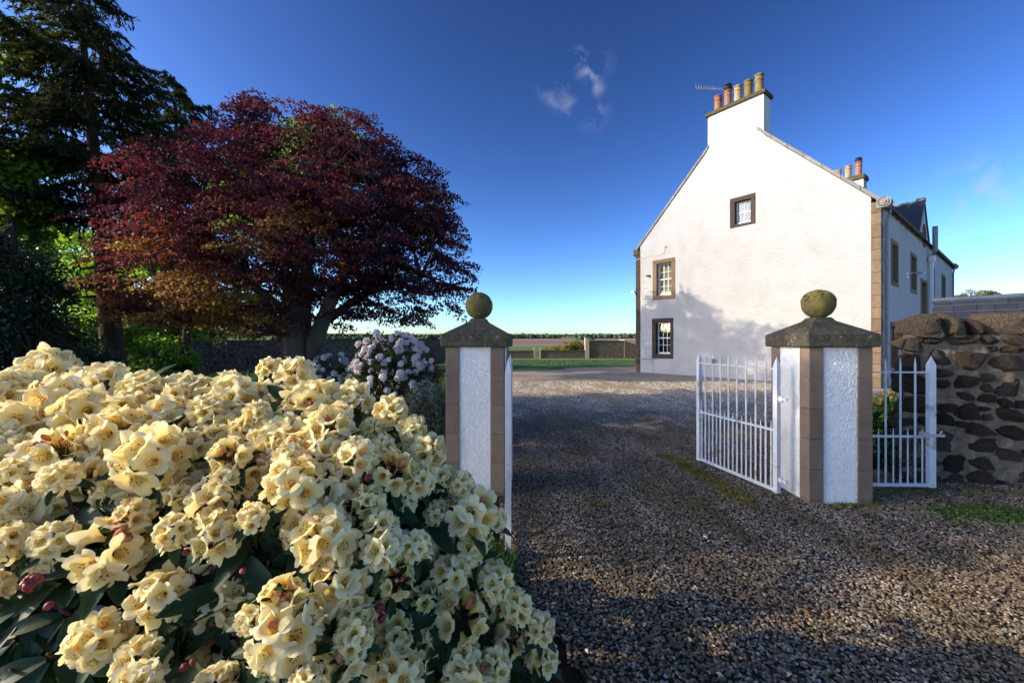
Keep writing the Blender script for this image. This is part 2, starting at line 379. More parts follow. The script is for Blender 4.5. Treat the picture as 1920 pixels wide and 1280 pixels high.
def link(name, me, parent=None, loc=None, rot=None):
    o = bpy.data.objects.new(name, me)
    COL.objects.link(o)
    if parent: o.parent = parent
    if loc is not None: o.location = loc
    if rot is not None: o.rotation_euler = rot
    return o
def thing(name, label, cat, loc=(0, 0, 0), rz=0.0, group=None):
    o = bpy.data.objects.new(name, None); COL.objects.link(o)
    o.location = loc; o.rotation_euler = (0, 0, rz); o.empty_display_size = .2
    o['label'] = label; o['category'] = cat
    if group: o['group'] = group
    return o
def tag(o, label, cat, group=None):
    o['label'] = label; o['category'] = cat
    if group: o['group'] = group
    return o
def setting(o): o['kind'] = 'structure'; return o
def stuff(o, label=None):
    o['kind'] = 'stuff'
    if label: o['label'] = label
    return o
def copy_obj(o, parent, loc=None, rot=None, scale=None):
    c = o.copy(); COL.objects.link(c); c.parent = parent
    if loc is not None: c.location = loc
    if rot is not None: c.rotation_euler = rot
    if scale is not None: c.scale = scale
    return c
def np_mesh(name, verts, faces, mats, parent=None, attrs=None, smooth=False, mi=None, loc=None):
    """verts (n,3), faces (m,k) arrays -> one mesh object, fast"""
    me = bpy.data.meshes.new(name)
    verts = np.asarray(verts, np.float32); faces = np.asarray(faces, np.int32)
    m, k = faces.shape
    me.vertices.add(len(verts)); me.vertices.foreach_set('co', verts.ravel())
    me.loops.add(m * k); me.loops.foreach_set('vertex_index', faces.ravel())
    me.polygons.add(m); me.polygons.foreach_set('loop_start', np.arange(0, m * k, k, dtype=np.int32))
    if mi is not None: me.polygons.foreach_set('material_index', np.asarray(mi, np.int32))
    if smooth: me.polygons.foreach_set('use_smooth', np.ones(m, bool))
    for q in (mats if isinstance(mats, (list, tuple)) else [mats]): me.materials.append(q)
    for an, av in (attrs or {}).items():
        a = me.attributes.new(an, 'FLOAT', 'POINT'); a.data.foreach_set('value', np.asarray(av, np.float32))
    me.update(calc_edges=True)
    if name is None: return me
    return link(name, me, parent, loc)

def norm(a): return a / np.maximum(np.linalg.norm(a, axis=-1, keepdims=True), 1e-9)
def leaf_quads(P, U, N, L, Wd, fold=.25):
    """rhombic leaves: centres P, long axes U, normals N, lengths L, widths Wd -> verts, faces"""
    U = norm(U); N = norm(N - U * (N * U).sum(1, keepdims=True)); V = np.cross(N, U)
    L = np.asarray(L).reshape(-1, 1); Wd = np.asarray(Wd).reshape(-1, 1)
    a = P - U * L * .5; c = P + U * L * .5 - N * L * .12
    b = P + V * Wd * .5 + N * Wd * fold - U * L * .06; d = P - V * Wd * .5 + N * Wd * fold - U * L * .06
    v = np.stack([a, b, c, d], 1).reshape(-1, 3)
    n = len(P); i = np.arange(n)[:, None] * 4
    return v, np.hstack([i, i + 1, i + 2, i + 3])
def rnd(n, s=1.0): return rng.normal(0, s, (n, 3))

def spray_leaves(C, outward, k, rad, thick, L, Wd, droop=.25, up=1.0, jitter=.45):
    """k leaves round each cluster centre C, spread in a flattened tilted disc"""
    n = len(C)
    nrm = norm(np.stack([outward[:, 0] * droop, outward[:, 1] * droop, np.full(n, up)], 1) + rnd(n, .22))
    t1 = norm(np.cross(nrm, norm(rnd(n)))); t2 = np.cross(nrm, t1)
    rad = np.asarray(rad).reshape(-1, 1) * np.ones((n, 1))
    r = np.sqrt(rng.random((n, k))) ; a = rng.random((n, k)) * 2 * PI
    e = .55 + .45 * rng.random((n, 1))
    P = C[:, None] + t1[:, None] * (r * np.cos(a) * rad)[..., None] + t2[:, None] * (r * np.sin(a) * rad * e)[..., None] \
        + nrm[:, None] * (rng.normal(0, thick, (n, k)))[..., None]
    P[..., 2] -= (r ** 2 * rad * .22)
    P = P.reshape(-1, 3); m = len(P)
    N = np.repeat(nrm, k, 0) + rnd(m, jitter)
    U = np.repeat(outward, k, 0) * .6 + rnd(m, .7); U[:, 2] -= .3
    s = .7 + .6 * rng.random(m)
    return P, *leaf_quads(P, U, N, L * s, Wd * s)

def lobe_points(lobes, n, shell=.55):
    """cluster centres inside a union of ellipsoids (centre, radii), biased to the outside; also outward directions"""
    vol = np.array([l[1][0] * l[1][1] * l[1][2] for l in lobes]) ** .72
    idx = rng.choice(len(lobes), n, p=vol / vol.sum())
    c = np.array([l[0] for l in lobes])[idx]; rr = np.array([l[1] for l in lobes])[idx]
    d = norm(rnd(n)); s = shell + (1 - shell) * rng.random((n, 1)) ** .6
    wob = 1 + .16 * np.sin(d[:, :1] * 7 + idx[:, None]) * np.cos(d[:, 1:2] * 6 + d[:, 2:3] * 5)
    return c + d * rr * s * wob, norm(d / rr + 1e-6)

def limb(mb, a, b, r0, r1, sag=.0, n=5, wob=.06, sides=7):
    a, b = Vector(a), Vector(b); L = (b - a).length
    pts, rr = [], []
    for i in range(n + 1):
        t = i / n
        p = a.lerp(b, t); p.z += sag * L * math.sin(PI * t)
        if 0 < i < n: p += Vector((random.uniform(-1, 1), random.uniform(-1, 1), random.uniform(-1, 1))) * wob * L * .35
        pts.append(p); rr.append(r0 + (r1 - r0) * t)
    mb.tube(pts, rr, sides)
    return pts

def broadleaf(name, label, cat, base, lobes, n, k, rad, thick, L, Wd, leaf, bark, stems, group=None, tone=None, droop=.25, up=1.0, nlimbs=40, r0=.16, shell=.5, jitter=.45):
    """a tree: tapered trunk and limbs reaching into the crown, and a crown of leaf sprays"""
    base = Vector(base)
    t = thing(name, label, cat, base, 0, group)
    C, out = lobe_points(lobes, n, shell)
    lob = np.array(base)
    P, v, f = spray_leaves(C, out, k, rad * (.7 + .6 * rng.random(n)), thick, L, Wd, droop, up, jitter)
    attrs = None
    if tone is not None:
        tn = tone(C); attrs = {'tone': np.repeat(np.repeat(tn, k), 4)}
    np_mesh('crown', v - lob, f, leaf, t, attrs)
    mb = MB(); tips = []
    for st in stems:                                   # each stem: list of (point, radius) in world coordinates
        pts = [Vector(p) - base for p, r in st]; mb.tube(pts, [r for p, r in st], 10)
        tips += [(p, r) for p, (q, r) in zip(pts[1:], st[1:])]
    pick = rng.choice(n, min(nlimbs, n), replace=False)
    for i in pick:
        c = Vector(C[i]) - base
        s, r = min(tips, key=lambda q: (q[0] - c).length + max(0, q[0].z - c.z) * 1.5)
        pts = limb(mb, s, c, min(r * .55, r0 * .5), .012, .06, 5)
        for q in range(2):
            j = rng.integers(n); cj = Vector(C[j]) - base
            if (cj - pts[3]).length < 2.0: limb(mb, pts[3], cj, .02, .006, .03, 3, sides=5)
    mb.build('trunk', bark, t, smooth=True)
    return t

# ------------------------------------------------------------------ terrain, fields, far woods
def ter(r):
    return float(np.interp(r, [0, 46, 60, 100, 160, 400, 800, 1500, 2500, 4500, 9000], [-.08, -.08, -.7, -1.5, -2.0, -2.2, 3.2, 15.5, 35, 40, 20]))
rs = [0.01, 10, 20, 30, 40, 46, 52, 60, 72, 85, 100, 125, 160, 210, 280, 340, 400, 500, 620, 800, 1000, 1250, 1500, 1900, 2500, 3300, 4500, 9000]
na = 144
vs, fs = [], []
for r in rs:
    for k in range(na):
        a = 2 * PI * k / na
        bump = (mnoise.noise(Vector((math.cos(a) * 2.2, math.sin(a) * 2.2, r / 900))) * min(r / 2500, 1) * 9) if r > 500 else 0
        vs.append((r * math.sin(a), r * math.cos(a), ter(r) + bump))
for i in range(len(rs) - 1):
    for k in range(na):
        k2 = (k + 1) % na
        fs.append((i * na + k, (i + 1) * na + k, (i + 1) * na + k2, i * na + k2))
def field_material():
    m = bpy.data.materials.new('farm_fields'); m.use_nodes = True
    n, l = m.node_tree.nodes, m.node_tree.links
    p = n['Principled BSDF']; p.inputs['Roughness'].default_value = 1; p.inputs['Specular IOR Level'].default_value = .05
    g = n.new('ShaderNodeNewGeometry')
    nz = n.new('ShaderNodeTexNoise'); nz.inputs['Scale'].default_value = .006; nz.inputs['Detail'].default_value = 3
    l.new(g.outputs['Position'], nz.inputs['Vector'])
    mp = n.new('ShaderNodeMapping'); mp.inputs['Rotation'].default_value = (0, 0, .5); mp.inputs['Scale'].default_value = (.0024, .0042, 0)
    l.new(g.outputs['Position'], mp.inputs['Vector'])
    vo = n.new('ShaderNodeTexVoronoi'); vo.inputs['Scale'].default_value = 1.0; vo.distance = 'CHEBYCHEV'
    l.new(mp.outputs[0], vo.inputs['Vector'])
    sx = n.new('ShaderNodeSeparateColor'); l.new(vo.outputs['Color'], sx.inputs[0])
    cr = n.new('ShaderNodeValToRGB'); cr.color_ramp.interpolation = 'CONSTANT'
    for pos, c in ((0, (.24, .155, .115)), (.30, (.10, .17, .045)), (.46, (.27, .18, .135)), (.72, (.13, .19, .06)), (.85, (.20, .17, .085))):
        e = cr.color_ramp.elements.new(pos); e.color = (*c, 1)
    l.new(sx.outputs[0], cr.inputs['Fac'])
    # the named near fields: pasture, a bright green strip, then ploughed land
    ln = n.new('ShaderNodeVectorMath'); ln.operation = 'LENGTH'; l.new(g.outputs['Position'], ln.inputs[0])
    sp = n.new('ShaderNodeSeparateXYZ'); l.new(g.outputs['Position'], sp.inputs[0])
    sl = n.new('ShaderNodeMath'); sl.operation = 'MULTIPLY_ADD'; sl.inputs[1].default_value = .35
    l.new(sp.outputs['X'], sl.inputs[0]); l.new(ln.outputs['Value'], sl.inputs[2])
    mr = n.new('ShaderNodeMapRange'); mr.inputs['From Max'].default_value = 1400; l.new(sl.outputs[0], mr.inputs['Value'])
    c2 = n.new('ShaderNodeValToRGB'); c2.color_ramp.interpolation = 'CONSTANT'
    for pos, c in ((0, (.06, .10, .03)), (.08, (.14, .17, .055)), (.16, (.10, .22, .04)), (.235, (.30, .195, .15)), (.33, (.25, .16, .125)), (.60, (.33, .225, .18)), (.82, (.15, .20, .065)), (.9, (.28, .19, .15))):
        e = c2.color_ramp.elements.new(pos); e.color = (*c, 1)
    l.new(mr.outputs[0], c2.inputs['Fac'])
    # left of the view the ground is all pasture
    lt = n.new('ShaderNodeMath'); lt.operation = 'MULTIPLY_ADD'; lt.inputs[1].default_value = .10; l.new(sp.outputs['Y'], lt.inputs[0]); l.new(sp.outputs['X'], lt.inputs[2])
    lr = n.new('ShaderNodeMapRange'); lr.inputs['From Min'].default_value = -12; lr.inputs['From Max'].default_value = -13; l.new(lt.outputs[0], lr.inputs['Value'])
    mL = n.new('ShaderNodeMix'); mL.data_type = 'RGBA'; mL.inputs[7].default_value = (.13, .22, .055, 1)
    l.new(lr.outputs[0], mL.inputs[0]); l.new(c2.outputs[0], mL.inputs[6])
    far = n.new('ShaderNodeMapRange'); far.inputs['From Min'].default_value = 1290; far.inputs['From Max'].default_value = 1300
    l.new(ln.outputs['Value'], far.inputs['Value'])
    mx = n.new('ShaderNodeMix'); mx.data_type = 'RGBA'
    l.new(far.outputs[0], mx.inputs[0]); l.new(mL.outputs[2], mx.inputs[6]); l.new(cr.outputs[0], mx.inputs[7])
    m3 = n.new('ShaderNodeMix'); m3.data_type = 'RGBA'; m3.blend_type = 'MULTIPLY'; m3.inputs[0].default_value = .55
    l.new(mx.outputs[2], m3.inputs[6]); l.new(nz.outputs['Fac'], m3.inputs[7])
    n4 = n.new('ShaderNodeMix'); n4.data_type = 'RGBA'; n4.blend_type = 'ADD'; n4.inputs[0].default_value = .25
    l.new(m3.outputs[2], n4.inputs[6]); l.new(mx.outputs[2], n4.inputs[7])
    l.new(n4.outputs[2], p.inputs['Base Color'])
    return m
terrain = MB(); terrain.v, terrain.f, terrain.mi = vs, fs, [0] * len(fs)
setting(terrain.build('ground', field_material(), smooth=True))

def clump_mesh(pts, sizes, name, m):
    """many small rounded tree crowns joined: a far wood that reads as one mass"""
    bm = bmesh.new(); bmesh.ops.create_icosphere(bm, subdivisions=1, radius=1)
    bv = np.array([v.co[:] for v in bm.verts]); bf = np.array([[v.index for v in f.verts] for f in bm.faces]); bm.free()
    n = len(pts); jit = 1 + .3 * rng.normal(0, 1, (n, len(bv), 1))
    v = pts[:, None] + bv[None] * jit * sizes[:, None]
    f = bf[None] + (np.arange(n) * len(bv))[:, None, None]
    return np_mesh(name, v.reshape(-1, 3), f.reshape(-1, 3), m)
M['far_wood'] = mat('far_woodland', [(0.2, (.04, .065, .04)), (0.8, (.085, .115, .06))], scale=.02, rough=1, island=.25, coords='World', spec=.05)
pts, sz = [], []
for i in range(5200):
    a = random.uniform(-.95, .95); u = random.random()
    band = mnoise.noise(Vector((a * 4, 1.3, 0)))
    if u < .42:
        r = 2450 + random.uniform(-130, 160)
        if band < -.30: continue
    elif u < .68: r = 1750 + 60 * math.sin(a * 9) + random.uniform(-25, 25)
    elif u < .84:
        r = 1330 + 50 * math.sin(a * 5 + 1) + random.uniform(-8, 8)
        if mnoise.noise(Vector((a * 9, 5.3, 0))) < -.05: continue
    else:
        r = 880 + 60 * math.sin(a * 6) + random.uniform(-4, 4)
        if mnoise.noise(Vector((a * 14, 9.3, 0))) < .12: continue
    s = random.uniform(4, 8.5) * (1 if r > 1200 else .62)
    x, y = r * math.sin(a), r * math.cos(a)
    pts.append((x, y, ter(r) + s * .55)); sz.append((s * 1.25, s * 1.25, s))
stuff(clump_mesh(np.array(pts), np.array(sz), 'woodland', M['far_wood']), 'line of distant woods and hedges along the low ridge beyond the fields')
pts, sz = [], []
for i in range(900):                                  # the bluish hills on the skyline
    a = random.uniform(-.2, .75); r = 5200
    h = 46 + 20 * mnoise.noise(Vector((a * 7, .3, 0))) + 10 * mnoise.noise(Vector((a * 19, 4.3, 0)))
    pts.append((r * math.sin(a), r * math.cos(a), 10)); sz.append((90, 90, max(8, h)))
M['far_hill'] = mat('far_hill', [(0.2, (.05, .07, .06)), (0.8, (.09, .11, .09))], scale=.002, rough=1, coords='World', spec=.0)
o = clump_mesh(np.array(pts), np.array(sz), 'hills', M['far_hill']); setting(o)

# ------------------------------------------------------------------ gravel, lawn, bed
def sheet(name, poly, z, m, cell=None):
    bm = bmesh.new()
    bm.faces.new([bm.verts.new((x, y, z)) for x, y in poly])
    bmesh.ops.triangulate(bm, faces=bm.faces[:])
    me = bpy.data.meshes.new(name); bm.to_mesh(me); bm.free(); me.materials.append(m)
    return link(name, me)
bed_edge = [(.62, -1.4), (.52, 1.0), (.30, 2.0), (.02, 2.7), (-.10, 3.4), (-.16, 4.6), (-.30, 6.5), (-.6, 9.0), (-1.2, 12.5), (-2.2, 17), (-3.4, 21.5), (-3.8, 23.2)]
lawn_edge = [(-3.8, 23.2), (-1.5, 22.7), (0, 22.3), (2.0, 22.1), (2.7, 22.6), (3.3, 24.2), (4.6, 24.6), (6.4, 24.9), (8, 26)]
setting(sheet('gravel_drive', bed_edge + lawn_edge + [(20, 26), (40, 20), (40, -30), (-25, -30), (-25, -1.4), (.62, -1.4)], 0.0, M['gravel_base']))  # the wide part behind the camera is unseen, added to bounce sunlight forward
lawn_poly = lawn_edge[::-1] + [(-8, 23.6), (-30, 30), (-30, 46), (30, 46), (30, 26)]
mb = MB()
top = [(x, y, .055) for x, y in lawn_poly]; bot = [(x, y, -.06) for x, y in lawn_poly]
n = len(top)
mb.add(top + bot, [tuple(range(n))] + [(i, n + i, n + (i + 1) % n, (i + 1) % n) for i in range(n)])
lawn = setting(mb.build('lawn', M['lawn']))
setting(sheet('flower_bed', bed_edge[::-1] + [(-40, -1.4), (-40, 34), (-8, 23.6)], -.012, M['soil']))

def inside(px, py, poly):
    c = np.zeros(len(px), bool); j = len(poly) - 1
    for i in range(len(poly)):
        xi, yi = poly[i]; xj, yj = poly[j]
        hit = ((yi > py) != (yj > py)) & (px < (xj - xi) * (py - yi) / (yj - yi + 1e-12) + xi)
        c ^= hit; j = i
    return c
# grass blades along the near part of the lawn and its ragged edge
n = 26000
y = rng.uniform(22, 33, n); x = rng.uniform(-6, 12, n); keep = inside(x, y, lawn_poly); x, y = x[keep], y[keep]; n = len(x)
Pg = np.stack([x, y, np.full(n, .075)], 1); U = rnd(n, .35); U[:, 2] = 1
v, f = leaf_quads(Pg, U, rnd(n), .045 + .03 * rng.random(n), np.full(n, .02))
stuff(np_mesh('lawn_grass', v, f, M['herb_leaf']), 'short mown grass on the lawn beyond the drive')

# pebbles: real stones instanced on the drive, dense near the eye, thinning with distance
def pebble_group():
    ng = bpy.data.node_groups.new('pebbles', 'GeometryNodeTree')
    ng.interface.new_socket('Geometry', in_out='INPUT', socket_type='NodeSocketGeometry')
    ng.interface.new_socket('Geometry', in_out='OUTPUT', socket_type='NodeSocketGeometry')
    n, l = ng.nodes, ng.links
    gi, go = n.new('NodeGroupInput'), n.new('NodeGroupOutput')
    di = n.new('GeometryNodeDistributePointsOnFaces')
    da = n.new('GeometryNodeInputNamedAttribute'); da.data_type = 'FLOAT'; da.inputs['Name'].default_value = 'dens'
    l.new(da.outputs['Attribute'], di.inputs['Density']); l.new(gi.outputs[0], di.inputs['Mesh'])
    sa = n.new('GeometryNodeInputNamedAttribute'); sa.data_type = 'FLOAT'; sa.inputs['Name'].default_value = 'size'
    ico = n.new('GeometryNodeMeshIcoSphere'); ico.inputs['Radius'].default_value = .5; ico.inputs['Subdivisions'].default_value = 2
    nzt = n.new('ShaderNodeTexNoise'); nzt.inputs['Scale'].default_value = 1.7; nzt.inputs['Detail'].default_value = 1
    sb = n.new('ShaderNodeVectorMath'); sb.operation = 'SUBTRACT'; sb.inputs[1].default_value = (.5, .5, .5)
    scn = n.new('ShaderNodeVectorMath'); scn.operation = 'SCALE'; scn.inputs['Scale'].default_value = .42
    sp = n.new('GeometryNodeSetPosition')
    l.new(nzt.outputs['Color'], sb.inputs[0]); l.new(sb.outputs[0], scn.inputs[0]); l.new(scn.outputs[0], sp.inputs['Offset'])
    l.new(ico.outputs['Mesh'], sp.inputs['Geometry'])
    ss = n.new('GeometryNodeSetShadeSmooth'); l.new(sp.outputs[0], ss.inputs[0])
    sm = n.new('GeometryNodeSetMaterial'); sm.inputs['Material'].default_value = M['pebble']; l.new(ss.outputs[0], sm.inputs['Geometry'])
    ip = n.new('GeometryNodeInstanceOnPoints'); l.new(di.outputs['Points'], ip.inputs['Points']); l.new(sm.outputs[0], ip.inputs['Instance'])
    rv = n.new('FunctionNodeRandomValue'); rv.data_type = 'FLOAT_VECTOR'
    rv.inputs[0].default_value = (.75, .55, .34); rv.inputs[1].default_value = (1.55, 1.15, .75)
    ms = n.new('ShaderNodeVectorMath'); ms.operation = 'SCALE'
    l.new(rv.outputs[0], ms.inputs[0]); l.new(sa.outputs['Attribute'], ms.inputs['Scale'])
    l.new(ms.outputs[0], ip.inputs['Scale'])
    rr = n.new('FunctionNodeRandomValue'); rr.data_type = 'FLOAT_VECTOR'
    rr.inputs[0].default_value = (-.45, -.45, 0); rr.inputs[1].default_value = (.45, .45, 6.283)
    l.new(rr.outputs[0], ip.inputs['Rotation'])
    l.new(ip.outputs[0], go.inputs[0])
    return ng
drive_poly = bed_edge + lawn_edge + [(20, 26), (40, 20), (40, -8), (.62, -8)]
gv, gf, dens, size = [], [], [], []
def gy(i): return 1.3 * (1.105 ** i)
i = 0
while gy(i) < 15:
    y0, y1 = gy(i), gy(i + 1); nx = 24; x0, x1 = -.9, min(1.32 * y1 + .3, 9.5)
    for k in range(nx):
        xa, xb = x0 + (x1 - x0) * k / nx, x0 + (x1 - x0) * (k + 1) / nx
        c = inside(np.array([(xa + xb) / 2]), np.array([(y0 + y1) / 2]), drive_poly)[0]
        if not c: continue
        o = len(gv)
        gv += [(xa, y0, .004), (xb, y0, .004), (xb, y1, .004), (xa, y1, .004)]; gf.append((o, o + 1, o + 2, o + 3))
        ym = (y0 + y1) / 2; s = .0178 * (1 if ym < 5 else 1 + (ym - 5) * .09)
        size += [s] * 4; dens += [1.15 / (s * s)] * 4 if ym < 8 else [(1.15 - .09 * (ym - 8)) / (s * s)] * 4
    i += 1
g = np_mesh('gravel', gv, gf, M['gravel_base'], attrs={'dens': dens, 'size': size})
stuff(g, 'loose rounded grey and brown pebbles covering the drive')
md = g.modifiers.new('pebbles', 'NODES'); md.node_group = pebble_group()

# moss and weeds on the drive
def moss_strip(name, pts, w, label):
    mb = MB(); v, f = [], []
    n = len(pts)
    for i, (x, y) in enumerate(pts):
        d = Vector(pts[min(i + 1, n - 1)]) - Vector(pts[max(i - 1, 0)]); q = Vector((-d.y, d.x)).normalized()
        for k in range(9):
            t = k / 8 * 2 - 1; ww = w * (.55 + .45 * math.sin(PI * (i + .5) / n)) * (1 + .3 * mnoise.noise(Vector((x * 5, y * 5, k))))
            v.append((x + q.x * t * ww, y + q.y * t * ww, .03 * (1 - t * t) * math.sin(PI * (i + .3) / n) ** .5 - .004 + .016 * mnoise.noise(Vector((x * 9 + t, y * 9, 0)))))
    for i in range(n - 1):
        for k in range(8): f.append((i * 9 + k, i * 9 + k + 1, (i + 1) * 9 + k + 1, (i + 1) * 9 + k))
    mb.add(v, f)
    return stuff(mb.build(name, M['moss'], smooth=True), label)
def gpt(px, py): d = H * F / (py - 640); return (GX(px, d), d)
def interp(a, b, n): return [(a[0] + (b[0] - a[0]) * i / (n - 1) , a[1] + (b[1] - a[1]) * i / (n - 1)) for i in range(n)]
strip = interp(gpt(1252, 856), gpt(1310, 885), 7) + interp(gpt(1318, 890), gpt(1405, 945), 9)
def tuft_field(name, n, region, h, w, label, m='herb_leaf', z=0.0, flop=.6):
    """low leafy ground cover: n leaves over region(x,y) samples"""
    x, y = region(n); n = len(x)
    hh = h * (.5 + rng.random(n))
    U = rnd(n, flop); U[:, 2] = np.abs(U[:, 2]) + .35
    P = np.stack([x, y, z + hh * .5 * rng.random(n)], 1)
    v, f = leaf_quads(P, U, rnd(n, .5) + np.array([0, -.3, .8]), hh, w * (.6 + .8 * rng.random(n)))
    return stuff(np_mesh(name, v, f, M[m]), label)
def blob(cx, cy, rx, ry):
    def f(n):
        a = rng.random(n) * 2 * PI; r = np.sqrt(rng.random(n)) * (1 + .25 * np.sin(3 * a))
        return cx + rx * r * np.cos(a), cy + ry * r * np.sin(a)
    return f
def along(pts, w):
    pts = np.array(pts)
    def f(n):
        t = rng.random(n) * (len(pts) - 1); i = t.astype(int); fr = (t - i)[:, None]
        p = pts[i] * (1 - fr) + pts[np.minimum(i + 1, len(pts) - 1)] * fr
        ww = w * (.5 + .5 * np.sin(t * 1.7) ** 2)
        p = p + rng.normal(0, 1, (n, 2)) * ww[:, None]
        return p[:, 0], p[:, 1]
    return f
def spots_on(cx, cy, sx, sy, k, s):
    c = np.stack([rng.normal(cx, sx, k), rng.normal(cy, sy, k)], 1); wgt = rng.random(k) ** 2 + .05
    def f(n):
        i = rng.choice(k, n, p=wgt / wgt.sum()); return c[i, 0] + rng.normal(0, s, n), c[i, 1] + rng.normal(0, s, n)
    return f
tuft_field('moss', 4600, along(strip, .08), .024, .016, 'strip of ochre moss on the gravel in front of the open white gate', 'moss_leaf', flop=1.2)
tuft_field('moss', 4200, spots_on(.9, 4.2, .5, 1.3, 90, .05), .016, .012, 'scattered cushions of ochre moss between the pebbles along the middle of the drive', 'moss_leaf', flop=1.2)
c = gpt(1850, 968)
tuft_field('weeds', 3600, spots_on(c[0] + .1, c[1] + .02, .30, .085, 60, .045), .034, .02, 'low green weeds creeping over the gravel below the stone wall', 'weed_leaf')
tuft_field('weeds', 700, along([(2.95, 3.83), (3.45, 3.83), (3.6, 4.1), (4.4, 4.2), (5.4, 4.15)], .05), .035, .016, 'sparse weeds and dead leaves along the foot of the pillar and the wall', 'moss_leaf', flop=.9)
tuft_field('weeds', 900, blob(-.22, 2.62, .22, .42), .16, .018, 'green weeds growing round the foot of the half hidden white gate', flop=.5)
tuft_field('weeds', 800, blob(-.28, 2.25, .2, .25), .05, .03, 'yellow green stonecrop cushion at the edge of the gravel', 'yellow_leaf')

# ------------------------------------------------------------------ the white house
HL = Vector((GX(1193, 20.8), 20.8)); HR = Vector((GX(1651, 13.4), 13.4))
GD_ = (HR - HL).normalized(); SD_ = Vector((-GD_.y, GD_.x)); GW = (HR - HL).length
HLEN = 18.8
house = thing('house', 'large two storey house with white harled walls, stone window margins and chimneys on the gables', 'house', (HL.x, HL.y, 0), math.atan2(GD_.y, GD_.x))
def gs(px):                                   # photograph column -> distance along the gable
    u = (px - 960) / F; return (u * HL.y - HL.x) / (GD_.x - u * GD_.y)
def gz(px, py): return ZZ(py, HL.y + GD_.y * gs(px))
def st(px):                                   # photograph column -> distance along the drive side wall
    u = (px - 960) / F; return (u * HR.y - HR.x) / (SD_.x - u * SD_.y)
def sz_(px, py): return ZZ(py, HR.y + SD_.y * st(px))
EAVE, RIDGE = 6.12, 11.0
SL = (RIDGE - EAVE) / (GW / 2)
def wall_with_holes(name, outline, holes, to3, th, m, parent):
    """flat wall with rectangular openings and real thickness; to3(a, depth, z)"""
    bm = bmesh.new()
    for loop in [outline] + [[(a0, z0), (a1, z0), (a1, z1), (a0, z1)] for a0, a1, z0, z1 in holes]:
        vv = [bm.verts.new((a, 0, z)) for a, z in loop]
        for i in range(len(vv)): bm.edges.new((vv[i], vv[(i + 1) % len(vv)]))
    bmesh.ops.triangle_fill(bm, use_beauty=True, use_dissolve=False, edges=bm.edges[:])
    ex = bmesh.ops.extrude_face_region(bm, geom=bm.faces[:])
    for v in [q for q in ex['geom'] if isinstance(q, bmesh.types.BMVert)]: v.co.y = th
    bmesh.ops.recalc_face_normals(bm, faces=bm.faces[:])
    for v in bm.verts: v.co = to3(v.co.x, v.co.y, v.co.z)
    bmesh.ops.recalc_face_normals(bm, faces=bm.faces[:])
    me = bpy.data.meshes.new(name); bm.to_mesh(me); bm.free(); me.materials.append(m)
    return link(name, me, parent)
to_gable = lambda a, d, z: Vector((a, d, z))
to_side = lambda a, d, z: Vector((GW - d, a, z))
pane_cache = {}
def window(to3, out, inn, cols, rows, margin, label=None, blind=None, depth=.16, bar=.022, door=False):
    a0, a1, z0, z1 = out; b0, b1, c0, c1 = inn
    def bx(mb, x0, x1, d0, d1, y0, y1, mi=0):
        ps = [to3(x, d, z) for z in (y0, y1) for d in (d0, d1) for x in (x0, x1)]
        xs, ys, zs = [p.x for p in ps], [p.y for p in ps], [p.z for p in ps]
        mb.box(min(xs), max(xs), min(ys), max(ys), min(zs), max(zs), mi)
    fr = MB(); t = .055
    bx(fr, b0, b0 + t, depth, depth + .09, c0, c1); bx(fr, b1 - t, b1, depth, depth + .09, c0, c1)
    bx(fr, b0 + t, b1 - t, depth, depth + .09, c1 - t, c1); bx(fr, b0 + t, b1 - t, depth - .01, depth + .09, c0, c0 + .085)
    i0, i1, k0, k1 = b0 + t, b1 - t, c0 + .085, c1 - t
    mid = (k0 + k1) / 2
    if not door: bx(fr, i0, i1, depth + .012, depth + .06, mid - .026, mid + .026)
    for c in range(1, cols):
        x = i0 + (i1 - i0) * c / cols; bx(fr, x - bar / 2, x + bar / 2, depth + .03, depth + .055, k0, k1)
    for r in range(1, rows):
        z = k0 + (k1 - k0) * r / rows
        if abs(z - mid) > .05: bx(fr, i0, i1, depth + .031, depth + .054, z - bar / 2, z + bar / 2)
    w = fr.build('door_frame' if door else 'window', M['sash'], house)
    if label: w['label'] = label
    for (x0, x1, y0, y1) in ((a0, a1, c1, z1), (a0, a1, z0, c0), (a0, b0, c0, c1), (b1, a1, c0, c1)):
        mb = MB(); bx(mb, x0 + .003, x1 - .003, -.018, depth + .10, y0 + .003, y1 - .003)
        mb.build('margin_stone', margin, w, bevel=.006)
    for c in range(cols):
        for r in range(rows):
            x0, x1 = i0 + (i1 - i0) * c / cols, i0 + (i1 - i0) * (c + 1) / cols
            y0, y1 = k0 + (k1 - k0) * r / rows, k0 + (k1 - k0) * (r + 1) / rows
            key = (to3 is to_gable, round(x1 - x0, 4), round(y1 - y0, 4))
            if key not in pane_cache:
                mb = MB(); q = [to3(x, d, z) - to3(0, 0, 0) for x, d, z in ((0, 0, 0), (x1 - x0, 0, 0), (x1 - x0, 0, y1 - y0), (0, 0, y1 - y0))]
                mb.add(q, [(0, 1, 2, 3)]); me_o = mb.build('pane', M['glass'], w, loc=to3(x0, depth + .045, y0)); pane_cache[key] = me_o
            else: copy_obj(pane_cache[key], w, loc=to3(x0, depth + .045, y0))
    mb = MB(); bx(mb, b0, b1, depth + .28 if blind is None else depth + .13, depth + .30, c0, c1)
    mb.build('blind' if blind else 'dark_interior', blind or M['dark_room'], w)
    return (a0, a1, z0, z1)
def gw(o, i): return ((gs(o[0]), gs(o[1]), o[2], o[3]), (gs(i[0]), gs(i[1]), i[2], i[3]))
gh = []
g1 = gw((1368.6, 1416.7, gz(1392, 424), gz(1392, 367.5)), (1378, 1407.5, gz(1392, 418.5) , gz(1392, 376)))
